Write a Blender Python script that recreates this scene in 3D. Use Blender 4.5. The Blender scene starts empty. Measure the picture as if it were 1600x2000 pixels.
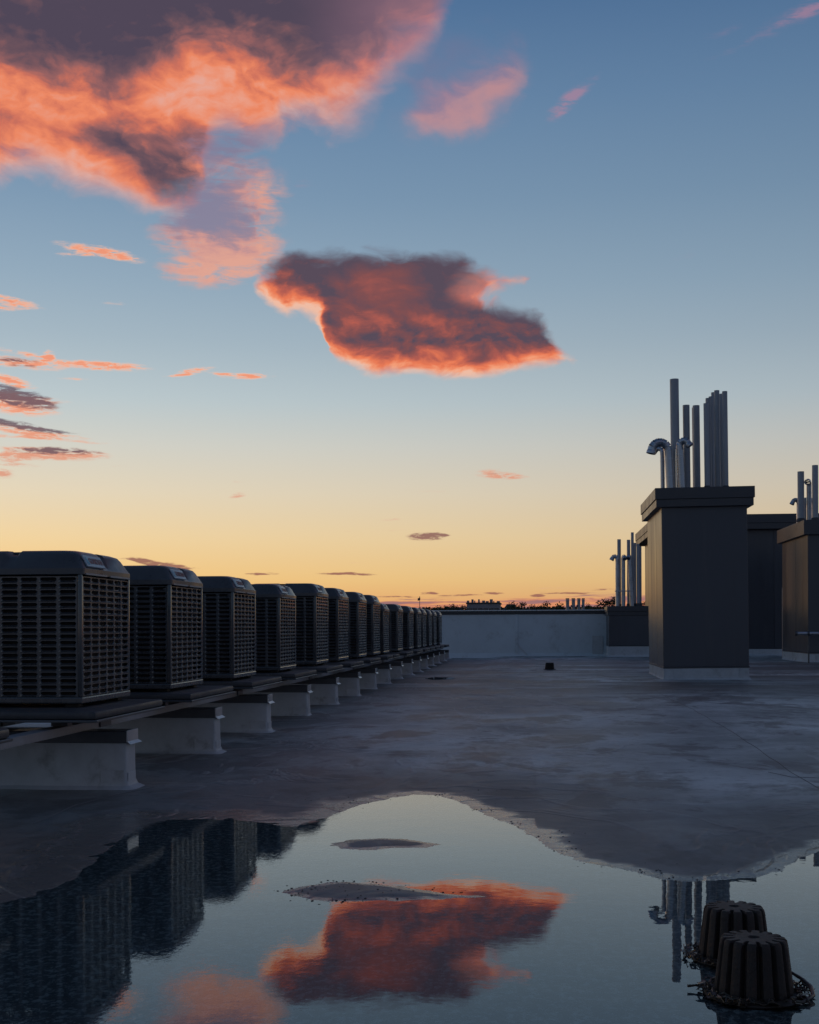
import bpy, bmesh, math, random
import numpy as np
from mathutils import Vector, Matrix, noise as mnoise

random.seed(7)
SC = bpy.context.scene
COL = SC.collection
R = math.radians
EYE, F, HOR, YAW = 0.98, 2500.0, 1227.0, math.atan(248/2500.0)
SY, CY = math.sin(YAW), math.cos(YAW)

# ------------------------------------------------------------------ camera
cam_d = bpy.data.cameras.new('camera')
cam_d.sensor_fit = 'HORIZONTAL'; cam_d.sensor_width = 36; cam_d.lens = 36*F/1600
cam_d.shift_y = (HOR-1000)/1600; cam_d.clip_start = 0.05; cam_d.clip_end = 9000
cam = bpy.data.objects.new('camera', cam_d); COL.objects.link(cam)
cam.location = (0, 0, EYE); cam.rotation_euler = (R(90), R(0.22), YAW)
SC.camera = cam

# ------------------------------------------------------------------ colour management / render
SC.view_settings.view_transform = 'Standard'; SC.view_settings.look = 'None'
SC.view_settings.exposure = 0.0; SC.view_settings.gamma = 1.0
SC.view_settings.use_curve_mapping = False
SC.render.engine = 'CYCLES'
SC.cycles.use_denoising = True
SC.cycles.max_bounces = 6; SC.cycles.transparent_max_bounces = 8

def lin(r, g, b):
    f = lambda c: (c/255/12.92) if c/255 <= .04045 else ((c/255+.055)/1.055)**2.4
    return (f(r), f(g), f(b), 1)

# ------------------------------------------------------------------ sky (world)
SUN_AZ, SUN_EL = R(-38), R(1.6)            # azimuth measured from +Y towards +X
world = bpy.data.worlds.new('World'); SC.world = world; world.use_nodes = True
world.cycles.sampling_method = 'NONE'
NT = world.node_tree; NT.nodes.clear()

class S:                                    # a socket or a number with arithmetic
    def __init__(s, v): s.v = v
    def __add__(a, b): return M('ADD', a, b)
    def __radd__(a, b): return M('ADD', b, a)
    def __sub__(a, b): return M('SUBTRACT', a, b)
    def __rsub__(a, b): return M('SUBTRACT', b, a)
    def __mul__(a, b): return M('MULTIPLY', a, b)
    def __rmul__(a, b): return M('MULTIPLY', b, a)
    def __truediv__(a, b): return M('DIVIDE', a, b)
CUR = [NT]
def put(sock, v):
    if isinstance(v, S): v = v.v
    if isinstance(v, bpy.types.NodeSocket): CUR[0].links.new(v, sock)
    else: sock.default_value = v
def M(op, a, b=None, c=None):
    n = CUR[0].nodes.new('ShaderNodeMath'); n.operation = op
    put(n.inputs[0], a)
    if b is not None: put(n.inputs[1], b)
    if c is not None: put(n.inputs[2], c)
    return S(n.outputs[0])
def MAX(a, b): return M('MAXIMUM', a, b)
def MIN(a, b): return M('MINIMUM', a, b)
def SM(v, lo, hi, o0=0.0, o1=1.0):          # smoothstep
    n = CUR[0].nodes.new('ShaderNodeMapRange'); n.interpolation_type = 'SMOOTHSTEP'
    put(n.inputs['Value'], v); put(n.inputs['From Min'], lo); put(n.inputs['From Max'], hi)
    put(n.inputs['To Min'], o0); put(n.inputs['To Max'], o1)
    return S(n.outputs['Result'])
def CMB(x, y, z=0.0):
    n = CUR[0].nodes.new('ShaderNodeCombineXYZ')
    put(n.inputs[0], x); put(n.inputs[1], y); put(n.inputs[2], z); return S(n.outputs[0])
def SEP(v):
    n = CUR[0].nodes.new('ShaderNodeSeparateXYZ'); put(n.inputs[0], v)
    return S(n.outputs[0]), S(n.outputs[1]), S(n.outputs[2])
def NOISE(vec, scale, detail=5, rough=.55, dist=0.0, col=False, lac=2.0):
    n = CUR[0].nodes.new('ShaderNodeTexNoise'); put(n.inputs['Vector'], vec)
    n.inputs['Scale'].default_value = scale; n.inputs['Detail'].default_value = detail
    n.inputs['Roughness'].default_value = rough; n.inputs['Distortion'].default_value = dist
    n.inputs['Lacunarity'].default_value = lac
    return S(n.outputs['Color' if col else 'Fac'])
def RAMP(f, stops, interp='LINEAR'):
    n = CUR[0].nodes.new('ShaderNodeValToRGB'); put(n.inputs[0], f)
    cr = n.color_ramp; cr.interpolation = interp
    while len(cr.elements) > 1: cr.elements.remove(cr.elements[-1])
    cr.elements[0].position = stops[0][0]; cr.elements[0].color = stops[0][1]
    for p, c in stops[1:]:
        e = cr.elements.new(p); e.color = c
    return S(n.outputs[0])
def MIX(f, a, b, mode='MIX'):
    n = CUR[0].nodes.new('ShaderNodeMix'); n.data_type = 'RGBA'; n.blend_type = mode
    put(n.inputs[0], f); put(n.inputs[6], a); put(n.inputs[7], b); return S(n.outputs[2])

def ae(px, py):                             # picture direction -> azimuth, elevation in degrees
    a = math.degrees(math.atan((px-800)/F) - YAW)
    e = math.degrees(math.atan((HOR-py)/math.hypot(F, px-800)))
    return a, e

tc = NT.nodes.new('ShaderNodeTexCoord')
dx, dy, dz = SEP(S(tc.outputs['Generated']))
A = M('ARCTAN2', dx, dy)*(180/math.pi)
E = M('ARCSINE', dz)*(180/math.pi)
P0 = CMB(A, E)

def warp(P, scale, amp, sx=1.0, sy=1.0, seed=0.0, detail=4, ax=1.0, ay=1.0):
    x, y, z = SEP(P)
    c = NOISE(CMB(x*sx+seed, y*sy, seed*1.7), scale, detail, .55, col=True)
    r, g, b = SEP(c)
    return CMB(x+(r-.5)*(amp*ax), y+(g-.5)*(amp*ay))

def blob(P, px, py, rx, ry, rot=0, k=1.0):
    a, e = ae(px, py)
    n = NT.nodes.new('ShaderNodeMapping'); n.vector_type = 'TEXTURE'
    put(n.inputs['Vector'], P)
    n.inputs['Location'].default_value = (a, e, 0)
    n.inputs['Rotation'].default_value = (0, 0, R(rot))
    n.inputs['Scale'].default_value = (rx/43.6, ry/43.6, 1)
    g = NT.nodes.new('ShaderNodeTexGradient'); g.gradient_type = 'SPHERICAL'
    NT.links.new(n.outputs[0], g.inputs[0])
    o = S(g.outputs['Fac'])
    return o if k == 1.0 else o*k
def blobs(P, lst):
    t = None
    for b in lst:
        v = blob(P, *b); t = v if t is None else t+v
    return t
def curve(a, pts):                          # boundary elevation as a function of azimuth
    n = NT.nodes.new('ShaderNodeFloatCurve')
    put(n.inputs['Value'], (a+32.0)/56.0)
    c = n.mapping.curves[0]
    q = []
    for x, y in pts:
        aa, ee = ae(x, y); q.append(((aa+32)/56, (ee+4)/40))
    c.points[0].location = q[0]; c.points[1].location = q[-1]
    for p in q[1:-1]: c.points.new(*p)
    for p in c.points: p.handle_type = 'AUTO_CLAMPED'
    n.mapping.extend = 'HORIZONTAL'; n.mapping.update()
    return S(n.outputs[0])*40.0-4.0

# clear sky: two elevation ramps, blended by the angle from the set sun
def stops(l): return [(max(e, 0)/90, lin(*c)) for e, c in l]
solar = RAMP(E/90.0, stops([(0, (232, 150, 104)), (1.0, (247, 182, 110)), (2.2, (253, 208, 134)), (4.0, (249, 219, 166)),
    (6.0, (236, 221, 192)), (8.0, (218, 217, 206)), (10.0, (194, 208, 212)), (12.5, (171, 190, 202)), (15, (152, 176, 195)),
    (18.5, (128, 157, 184)), (22.5, (106, 139, 174)), (26.2, (84, 119, 160)), (40, (56, 86, 122)), (90, (40, 58, 84))]))
anti = RAMP(E/90.0, stops([(0, (112, 112, 122)), (4, (124, 126, 138)), (9, (118, 130, 148)), (15, (98, 122, 146)), (26, (70, 98, 130)),
    (45, (52, 77, 108)), (90, (40, 58, 84))]))
cosd = M('COSINE', (A-math.degrees(SUN_AZ))*(math.pi/180))
tt = M('POWER', MAX(cosd*.5+.5, 0.0), 2.1)
clear = MIX(tt, anti, solar)
nish = NT.nodes.new('ShaderNodeTexSky'); nish.sky_type = 'NISHITA'; nish.sun_disc = False
nish.sun_elevation = SUN_EL; nish.sun_rotation = SUN_AZ; nish.air_density = 1.2; nish.dust_density = 1.5; nish.ozone_density = 2.0
nsc = NT.nodes.new('ShaderNodeVectorMath'); nsc.operation = 'SCALE'; NT.links.new(nish.outputs[0], nsc.inputs[0]); nsc.inputs['Scale'].default_value = 0.06
clear = MIX(0.06, clear, S(nsc.outputs[0]))

# ---- cloud space
Pw = warp(P0, .22, 1.2, 1, 1.6, 3.0, 3, 1.2, .7)
Pw = warp(Pw, .9, .50, .8, 1.7, 11.0, 3, 1.4, .6)
Aw, Ew, _ = SEP(Pw)
nA = NOISE(CMB(A*.8, E*1.3+A*.25, 2.0), .34, 5, .55, .7)-.5       # large
nB = NOISE(CMB(A*.9, E*1.25-A*.2, 9.0), .95, 6, .56, .5)-.5      # medium
nS = NOISE(CMB(A*.8-E*.25, E*1.1+A*.1, 14.0), .62, 3, .5, .4)-.5    # soft billows
nC = NOISE(CMB(A*.45, E*2.6, 5.0), 2.6, 5, .62, .3)-.5     # fine streaks
nD = NOISE(CMB(A*.9, E*1.5, 21.0), .34, 5, .58, 1.6)-.5    # swirls

def billow(sc, step, seed, sy=1.45, detail=6, rough=.54, dist=.35):
    q = lambda dx, dy: CMB(Aw*.85+dx+seed, Ew*sy+dy, seed*.37)
    a = NOISE(q(0, 0), sc, detail, rough, dist); b = NOISE(q(-step*.55, -step), sc, detail, rough, dist)
    return a-.5, a-b
bn, br = billow(.62, .34, 5.0)
cn, cr_ = billow(.36, .55, 17.0, 1.25, 6, .52, .5)

CL = [(0.0, lin(238, 188, 164)), (.16, lin(244, 160, 122)), (.36, lin(232, 122, 86)), (.56, lin(180, 94, 82)),
      (.78, lin(128, 80, 82)), (1.0, lin(88, 76, 90))]

# hero cloud
UA = curve(Aw, [(300, 900), (470, 640), (497, 566), (520, 527), (560, 505), (620, 491), (680, 484), (750, 484), (800, 487),
                (850, 498), (890, 520), (930, 560), (980, 640), (1100, 800)])
UB = curve(Aw, [(300, 900), (560, 770), (616, 686), (632, 655), (660, 600), (700, 545), (750, 515), (800, 510), (840, 530), (880, 575), (950, 594),
                (1000, 600), (1040, 604), (1060, 616), (1075, 634), (1090, 656), (1118, 686), (1142, 700), (1170, 760), (1300, 900)])
LL = curve(Aw, [(200, 500), (470, 520), (497, 566), (520, 592), (560, 613), (610, 624), (630, 634), (640, 690), (660, 704), (700, 720),
                (760, 733), (820, 738), (900, 737), (1000, 729), (1050, 722), (1100, 713), (1142, 699), (1170, 660), (1300, 560)])
UC = curve(Aw, [(500, 900), (800, 520), (850, 494), (900, 503), (950, 528), (1000, 540), (1030, 546), (1060, 600), (1300, 900)])
LC = curve(Aw, [(500, 600), (850, 605), (900, 605), (935, 600), (955, 582), (985, 567), (1015, 556), (1030, 548), (1060, 500), (1300, 400)])
dB = Ew-LL
covAB = MIN(MAX(UA-Ew, UB-Ew)*.9, dB*1.5)
covC = MIN(UC-Ew, Ew-LC)
wing = SM(blob(Pw, 965, 556, 110, 50, 8), .0, .6)
covH = MAX(covAB, covC)+bn*1.5+nC*.12
aH = SM(covH, -.18, .62)
swirl = blobs(Pw, [(745, 575, 95, 80, 40, 1.1), (700, 540, 45, 45, 0, .4), (845, 640, 190, 30, -2, 1.5), (930, 672, 120, 24, 10, .8), (690, 620, 60, 60, 0, .7), (760, 610, 80, 50, 0, .5)])
lobe = blobs(Pw, [(545, 585, 80, 52, -20, 1.5), (512, 558, 50, 48, 0, 1.2), (620, 608, 66, 38, 0, 1.5), (585, 600, 60, 30, 0, .6)])
inner = SM(blobs(Pw, [(760, 610, 250, 90, 0, 1.2), (720, 560, 120, 80, 0, .8), (900, 670, 160, 50, 0, .8)]), .1, .9)
darkH = SM(dB+bn*1.2, -.25, 1.75)*1.02-SM(swirl, .1, 1.1)*.16-lobe*.16-inner*.10-br*(1.7-1.2*SM(dB, 1.4, 3.0))-cr_*.4+nC*.06
darkC = SM(Ew-LC+bn*.8, -.1, 1.5)*.72+.08-br*1.3
shH = MIX(wing*.9, darkH, darkC)
colH = RAMP(shH, CL)
colH = MIX(wing*.36, colH, lin(204, 150, 146))

# big cloud, upper left
LT = curve(Aw, [(-700, 280), (-300, 300), (-100, 332), (0, 340), (50, 345), (100, 356), (150, 376), (200, 400), (250, 414), (300, 414),
                (350, 405), (385, 388), (402, 340), (412, 285), (440, 262), (480, 274), (510, 278), (540, 266), (562, 238), (600, 242), (650, 264),
                (680, 262), (710, 240), (740, 208), (770, 168), (800, 152), (830, 138), (860, 85), (890, 20), (912, -40), (1000, -160)])
dT = Ew-LT
ext = SM(A, -75.0, -40.0)*SM(E, 46.0, 30.0)
thinR = SM(Aw, ae(560, 200)[0], ae(860, 200)[0])
aT = SM(dT+cn*3.2+bn*1.2, -.45, 1.45+thinR*1.3)*ext*(1.0-thinR*.14)
DT = curve(Aw, [(-700, 90), (-100, 118), (0, 128), (100, 150), (180, 165), (250, 158), (300, 138), (350, 110), (400, 95), (450, 88),
                (500, 105), (560, 128), (620, 132), (700, 115), (760, 82), (820, 42), (880, -10), (1000, -120)])
topd = SM(Ew-DT+cn*3.2+nS*.8, -2.0, 2.2)
lump = blobs(Pw, [(305, 300, 165, 115, -30, 1.3), (215, 272, 120, 60, -15, .6), (368, 325, 75, 100, 0, 1.0), (320, 365, 110, 55, 0, .35), (25, 230, 130, 46, -5, .9), (150, 262, 100, 32, 10, .5), (470, 240, 130, 60, 0, .85), (560, 262, 60, 40, 0, .4), (630, 235, 90, 40, 0, .45), (40, 285, 100, 34, 0, .4)])
shT = MAX(topd*.92, SM(lump+cn*1.1+bn*.4, -.15, 1.7)*.62)+.17-SM(dT, 1.7, .1)*.14-cr_*1.15-br*.75+nC*.03
colT = RAMP(shT, [(0.0, lin(226, 172, 160)), (.16, lin(234, 158, 134)), (.32, lin(236, 136, 100)), (.47, lin(206, 114, 94)), (.64, lin(150, 98, 98)), (.82, lin(106, 82, 92)), (1.0, lin(80, 71, 88))])
colT = MIX(thinR*.45, colT, lin(184, 126, 136))

# thin veils: pink streaks under the big cloud, the fan to its right, wisps
veil = blobs(Pw, [(450, 265, 130, 60, 0, .9), (420, 330, 110, 70, 0, .8), (430, 400, 160, 85, 20, 1.3), (410, 480, 150, 80, 0, 1.2), (470, 455, 120, 95, 0, 1.0), (390, 535, 140, 32, -4, 1.3), (500, 505, 80, 44, 20, 1.2),
                  (540, 380, 60, 22, 0, .9), (510, 385, 50, 30, 0, .5)])
strk = NOISE(CMB(A*.5+E*.12, E*2.2, 15.0), 1.5, 6, .66, .5)
aV = SM(veil*(.45+SM(strk, .32, .68)*.7)-.10+bn*1.7+cn*.6, 0, 1.2)*.74*SM(veil, .0, .35)
shV = SM(blobs(Pw, [(440, 270, 170, 90, 0, 1.6), (400, 410, 150, 85, 0, 1.3), (370, 390, 90, 60, 0, .7), (480, 430, 60, 50, 0, .4)])+(strk-.5)*1.3+bn*.8-br*2.0, -.15, 1.35)
fan = blobs(Pw, [(905, 165, 175, 105, 28, 1.1), (860, 225, 90, 45, 15, .9), (960, 190, 90, 34, 35, .8), (840, 130, 70, 110, 0, .6)])
aF = SM(fan+cn*2.2+bn*1.0-.1, -.1, 1.45)*.56*SM(fan, .0, .35)
shF = SM(Ew-curve(Aw, [(-700, 260), (780, 258), (830, 252), (900, 225), (960, 190), (1020, 152), (1100, 110), (1300, 0)])+cn*2.0-br*2.0, .0, 1.9)*.9
wsp = blobs(Pw, [(1105, 203, 58, 17, 38, 1.0), (1140, 180, 70, 14, 35, .55), (1560, 35, 110, 22, 18, .5), (1440, 95, 90, 12, 12, .32), (1420, 60, 80, 10, 10, .25), (1610, 5, 90, 22, 20, .5),
                 (1330, 505, 60, 9, 5, .18), (600, 358, 40, 8, 5, .35)])
aW = SM(wsp*(.3+SM(strk, .34, .66)*1.2)+nC*.35+nB*.35-.03, .0, 1.2)*.50

# small streaky clouds, near and far
fine = CMB(A, E)
fine = warp(fine, 1.3, .5, .6, 2.2, 31.0, 5, 1.6, .32)
sm_l = [(195, 488, 100, 13, -6, 1.1), (240, 502, 60, 8, -8, .8), (150, 494, 60, 6, 5, .6), (25, 585, 70, 11, -8, .9), (15, 598, 60, 8, 0, .7), (225, 590, 32, 5, 0, .5),
        (40, 705, 110, 14, -4, 1.1), (96, 694, 17, 14, 30, 1.2), (200, 712, 115, 11, -1, 1.2), (160, 706, 60, 7, 0, .4), (20, 740, 62, 13, -14, 1.2), (150, 738, 40, 4, 0, .5),
        (378, 724, 52, 9, 10, 1.1), (350, 732, 36, 4, 4, .7), (480, 733, 64, 8, 0, 1.2), (430, 728, 40, 5, 0, .4),
        (20, 782, 105, 26, -8, 1.6), (90, 780, 55, 9, 0, .6), (30, 832, 110, 13, -6, 1.0), (90, 848, 110, 8, -2, .7), (110, 884, 115, 15, 0, 1.5), (20, 890, 70, 14, 0, .9), (5, 922, 34, 12, 0, .9), (30, 872, 80, 6, 0, .6),
        (975, 929, 62, 9, -3, .95), (1000, 934, 50, 5, 0, .5), (955, 920, 30, 7, 0, .4), (468, 966, 24, 7, 8, .7), (465, 940, 18, 3, 0, .25), (768, 1015, 34, 4, 0, .45), (840, 960, 70, 3, 0, .3), (680, 1037, 30, 3, 0, .25), (770, 1036, 40, 3, 0, .2), (235, 908, 26, 3, 0, .3)]
sm_l += [(60, 852, 120, 5, -2, .6), (180, 862, 70, 4, 0, .35), (30, 905, 60, 6, 0, .6), (60, 690, 90, 7, -8, .7), (690, 1098, 60, 3, 0, .2), (560, 1136, 60, 3, 0, .3), (1080, 1150, 60, 3, 0, .3)]
dk_l = [(836, 1048, 46, 10, 0, 1.5), (868, 1046, 20, 4, 0, .6), (300, 1099, 62, 8, -12, 1.4), (262, 1092, 40, 4, -4, .9), (345, 1104, 30, 7, -10, 1.2), (372, 1108, 28, 3, 0, .6), (512, 1120, 38, 3.5, 0, 1.2),
        (670, 1120, 68, 3.8, 0, 1.3), (710, 1122, 36, 3, 0, 1.0), (840, 1159, 24, 3.5, 0, 1.2), (962, 1159, 30, 3.0, 0, 1.2), (1052, 1164, 20, 4, 0, 1.4), (1060, 1157, 10, 2, 0, .4), (900, 1163, 60, 3, 0, .8), (1110, 1160, 70, 3, 0, .9), (1180, 1152, 40, 2.5, 0, .6), (780, 1166, 60, 3, 0, .8), (340, 1150, 60, 3, 0, .4), (200, 1112, 50, 3, 0, .8),
        (30, 772, 100, 22, -10, 1.5), (20, 824, 90, 9, -6, 1.1), (90, 838, 90, 6, -4, .9), (110, 878, 100, 9, 0, 1.2), (30, 700, 60, 8, 0, .7), (50, 712, 50, 5, 0, .5), (970, 926, 30, 3, 0, .3)]
smf = blobs(fine, sm_l)
st2 = NOISE(CMB(A*.55+E*.2, E*2.6, 25.0), 2.6, 6, .68, .4)
st3 = SM(st2, .34, .66)
smf = smf*(.30+st3*1.0)
aS = SM(smf+nC*.35-.05, .0, .66)*.94
colS = RAMP(SM(smf+nC*.6, .0, 1.0), [(0, lin(238, 198, 178)), (.5, lin(248, 182, 150)), (1, lin(242, 150, 114))])
dkf = blobs(fine, dk_l)
aD = SM(dkf*(.3+st3*1.05)+nC*.3-.07, .0, .62)*.90
colS = MIX(SM(E, 10.0, 6.5)*.6, colS, lin(206, 158, 138))
colD = RAMP(SM(E, 2.0, 9.0), [(0, lin(150, 98, 88)), (.6, lin(126, 98, 100)), (1, lin(104, 88, 100))])

# bank low over the horizon: dull purple with burning streaks
hbx = NOISE(CMB(A*.35, E*5.0, 3.3), 1.1, 6, .6, .3)
bank_top = curve(A, [(-700, 1184), (300, 1182), (600, 1176), (735, 1173), (780, 1171), (850, 1170), (920, 1170), (1000, 1167), (1060, 1163), (1150, 1163), (1210, 1164), (1320, 1160), (1600, 1150), (1700, 1148)])
aK = SM(bank_top-E+(hbx-.5)*1.3, -.05, .22)*SM(hbx, .36, .56)*.95*SM(M('ABSOLUTE', A), 75.0, 35.0)
glow = SM(bank_top-E, -.1, .7)
clear2 = MIX(glow*.55*SM(M('ABSOLUTE', A), 75.0, 35.0), clear, lin(240, 136, 98))
colK = RAMP(SM(hbx, .4, .7), [(0, lin(205, 118, 98)), (.45, lin(168, 116, 112)), (1, lin(138, 108, 118))])

sky = MIX(aK, clear2, colK)
sky = MIX(aD, MIX(aS, MIX(aW, MIX(aF, MIX(aV, MIX(aT, sky, colT), RAMP(shV, [(0, lin(244, 164, 130)), (.35, lin(224, 148, 130)), (.65, lin(176, 130, 136)), (1, lin(138, 122, 146))])), RAMP(shF, [(0, lin(224, 146, 132)), (.4, lin(176, 124, 138)), (1, lin(104, 114, 148))])), lin(190, 132, 150)), colS), colD)
sky = MIX(aH, sky, colH)
sky = MIX(SM(E, -.05, -1.5), sky, lin(52, 54, 60))          # dusk land below the horizon
bg = NT.nodes.new('ShaderNodeBackground'); put(bg.inputs[0], sky); bg.inputs[1].default_value = 1.0
wo = NT.nodes.new('ShaderNodeOutputWorld'); NT.links.new(bg.outputs[0], wo.inputs[0])

# ------------------------------------------------------------------ sun: already on the horizon, a last faint glow
sl = bpy.data.lights.new('sun', 'SUN'); sl.energy = 0.14; sl.angle = R(6); sl.color = (1.0, .55, .28)
so = bpy.data.objects.new('sun', sl); COL.objects.link(so)
sd = Vector((math.sin(SUN_AZ)*math.cos(SUN_EL), math.cos(SUN_AZ)*math.cos(SUN_EL), math.sin(SUN_EL)))
so.rotation_euler = sd.to_track_quat('Z', 'Y').to_euler(); so.location = (-20, 30, 20)

# ------------------------------------------------------------------ helpers
def gh(y):                                   # roof falls gently towards the puddle
    return float(np.interp(y, [0, 9, 20, 27, 32, 36, 41], [0, .0, .02, .05, .08, .115, .125]))
def at(px, zc, py=None, h=None):
    """point seen at picture column px at depth zc; with py also its height"""
    xc = (px-800)/F*zc
    X, Y = xc*CY-zc*SY, xc*SY+zc*CY
    Z = EYE-(py-HOR)/F*zc if py is not None else (h or 0.0)
    return Vector((X, Y, Z))
def floor_pt(px, py, h=0.0):
    zc = F*(EYE-h)/(py-HOR); return at(px, zc, h=h)

def link(o): COL.objects.link(o); return o
def tag(o, label=None, cat=None, group=None, kind=None):
    if label: o['label'] = label
    if cat: o['category'] = cat
    if group: o['group'] = group
    if kind: o['kind'] = kind
    return o
def empty(name, loc=(0, 0, 0), rot=(0, 0, 0)):
    o = bpy.data.objects.new(name, None); o.location = loc; o.rotation_euler = rot; o.empty_display_size = .2
    return link(o)
def mesh_obj(name, bm, mat, parent=None, smooth=False, loc=None):
    me = bpy.data.meshes.new(name)
    bmesh.ops.recalc_face_normals(bm, faces=bm.faces)
    bm.to_mesh(me); bm.free()
    for m in (mat if isinstance(mat, (list, tuple)) else [mat]): me.materials.append(m)
    if smooth:
        for p in me.polygons: p.use_smooth = True
        try: me.set_sharp_from_angle(angle=R(35))
        except Exception: pass
    o = bpy.data.objects.new(name, me); link(o)
    if parent: o.parent = parent
    if loc: o.location = loc
    return o
def copy_tree(o, parent=None):
    c = o.copy(); COL.objects.link(c); c.parent = parent
    for ch in list(o.children): copy_tree(ch, c)
    return c
def box(bm, x0, x1, y0, y1, z0, z1, bev=0.0, seg=1):
    vs = [bm.verts.new((x, y, z)) for z in (z0, z1) for y in (y0, y1) for x in (x0, x1)]
    fs = [(0, 1, 3, 2), (4, 6, 7, 5), (0, 4, 5, 1), (2, 3, 7, 6), (0, 2, 6, 4), (1, 5, 7, 3)]
    F_ = [bm.faces.new([vs[i] for i in f]) for f in fs]
    if bev > 0:
        es = list({e for f in F_ for e in f.edges})
        bmesh.ops.bevel(bm, geom=es, offset=bev, segments=seg, affect='EDGES', profile=.5)
def tube(bm, pts, r, n=14, cap=True, rs=None):
    rings = []; pts = [Vector(p) for p in pts]; up0 = None
    for i, p in enumerate(pts):
        d = (pts[min(i+1, len(pts)-1)]-pts[max(i-1, 0)]).normalized()
        if up0 is None:
            up0 = Vector((1, 0, 0)) if abs(d.x) < .8 else Vector((0, 1, 0))
        a = (up0-d*up0.dot(d)).normalized(); up0 = a; b = d.cross(a)
        rr = rs[i] if rs else r
        rings.append([bm.verts.new(p+(a*math.cos(t)+b*math.sin(t))*rr) for t in [2*math.pi*k/n for k in range(n)]])
    for q, w in zip(rings, rings[1:]):
        for k in range(n): bm.faces.new((q[k], q[(k+1) % n], w[(k+1) % n], w[k]))
    if cap:
        bm.faces.new(list(reversed(rings[0]))); bm.faces.new(rings[-1])
    return rings

# ------------------------------------------------------------------ materials
def mat(name, col, rough=.6, metal=0.0, spec=.5, var=.25, vscale=3.0, bump=.0, bscale=40, dirt=None, coat=0.0, rvar=.1, stretch=(1, 1, 1)):
    m = bpy.data.materials.new(name); m.use_nodes = True
    nt = m.node_tree; CUR[0] = nt; b = nt.nodes['Principled BSDF']
    g = nt.nodes.new('ShaderNodeTexCoord'); oi = nt.nodes.new('ShaderNodeObjectInfo')
    x, y, z = SEP(S(g.outputs['Object']))
    rnd = S(oi.outputs['Random'])
    v = CMB(x*stretch[0]+rnd*13.0, y*stretch[1], z*stretch[2])
    n1 = NOISE(v, vscale, 6, .6); n2 = NOISE(v, vscale*9, 4, .6)
    f = (n1-.5)*1.5+(n2-.5)*.6+(rnd-.5)*.25
    c = MIX(SM(f, -.6, .6), tuple(max(0, k*(1-var)) for k in col)+(1,), tuple(min(1, k*(1+var)) for k in col)+(1,))
    if dirt: c = MIX(SM(NOISE(v, vscale*2.3, 7, .7)-.5, .02, .25)*dirt[3], c, tuple(dirt[:3])+(1,))
    put(b.inputs['Base Color'], c)
    put(b.inputs['Roughness'], SM(n1+n2*.4, .4, 1.0, max(rough-rvar, .03), min(rough+rvar, 1)))
    b.inputs['Metallic'].default_value = metal; b.inputs['Specular IOR Level'].default_value = spec
    b.inputs['Coat Weight'].default_value = coat
    if bump:
        bn = nt.nodes.new('ShaderNodeBump'); bn.inputs['Strength'].default_value = bump; bn.inputs['Distance'].default_value = .004
        put(bn.inputs['Height'], NOISE(v, bscale, 5, .6)); nt.links.new(bn.outputs[0], b.inputs['Normal'])
    CUR[0] = NT
    return m
M_unit = mat('unit_paint', (.066, .069, .076), .28, spec=.75, var=.25, bump=.12, bscale=10, coat=.25)
M_lid = mat('lid_paint', (.075, .078, .086), .33, spec=.5, var=.2, bump=.1, bscale=10)
M_coil = mat('coil_fins', (.034, .030, .028), .7, metal=.3, var=.4, stretch=(30, 30, 1))
M_pad = mat('pad_rubber', (.055, .055, .06), .55, var=.3, dirt=(.14, .13, .12, .5), bump=.3, bscale=50)
M_rail = mat('galvanised_rail', (.30, .32, .35), .5, metal=.6, var=.25, bump=.1)
M_memb = mat('white_membrane', (.50, .52, .54), .62, spec=.4, var=.2, vscale=1.6, dirt=(.18, .17, .165, .7), bump=.5, bscale=7)
M_cap = mat('dark_cap_metal', (.10, .105, .115), .4, metal=.4, var=.2)
M_bright = mat('bright_flashing', (.55, .57, .60), .35, metal=.85, var=.15)
M_panel = mat('tower_panel', (.064, .070, .086), .36, metal=.25, spec=.6, var=.12, vscale=.9, bump=.12, bscale=3, stretch=(1, 1, .12), rvar=.09, dirt=(.12, .12, .125, .35))
M_panel2 = mat('fascia_metal', (.065, .068, .078), .4, metal=.2, var=.12, vscale=1.2, bump=.1, bscale=4)
M_wall = mat('parapet_membrane', (.58, .64, .68), .7, spec=.3, var=.10, vscale=.8, dirt=(.28, .28, .28, .6), bump=.8, bscale=3)
M_coping = mat('coping_metal', (.80, .78, .75), .4, metal=.3, var=.1)  # pale base colour stands in for sky glow reflected along the coping edge
M_fasc = mat('coping_fascia', (.045, .045, .05), .5, var=.15)
M_pvc = mat('grey_flue', (.36, .39, .43), .42, spec=.5, var=.16, vscale=5, bump=.1, bscale=20, stretch=(1, 1, .2))
M_duct = mat('galvanised_duct', (.42, .46, .52), .34, metal=.85, var=.3, vscale=6, bump=.15, bscale=9)
M_iron = mat('cast_iron', (.035, .026, .022), .62, metal=.2, var=.5, vscale=14, dirt=(.10, .045, .025, .55), bump=.8, bscale=90)
M_leaf = mat('wet_litter', (.045, .032, .022), .35, var=.6, vscale=30)
M_badge = mat('badge_plate', (.36, .43, .50), .35, var=.08)
M_slab = mat('pale_slab', (.72, .74, .75), .5, var=.08, vscale=2)
M_blue = mat('badge_blue', (.03, .30, .45), .4, var=.1)
M_red = mat('badge_letters', (.28, .08, .08), .5, var=.1)
M_seam = mat('membrane_lap', (.16, .16, .16), .7, var=.3)
M_far = mat('far_brick', (.11, .075, .06), .8, var=.25, vscale=.3)
M_far2 = mat('far_render', (.30, .28, .30), .8, var=.15, vscale=.3)
M_farroof = mat('far_roof', (.07, .055, .05), .7, var=.2)
M_glass = mat('far_window', (.03, .035, .045), .12, spec=.8, var=.1)
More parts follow.
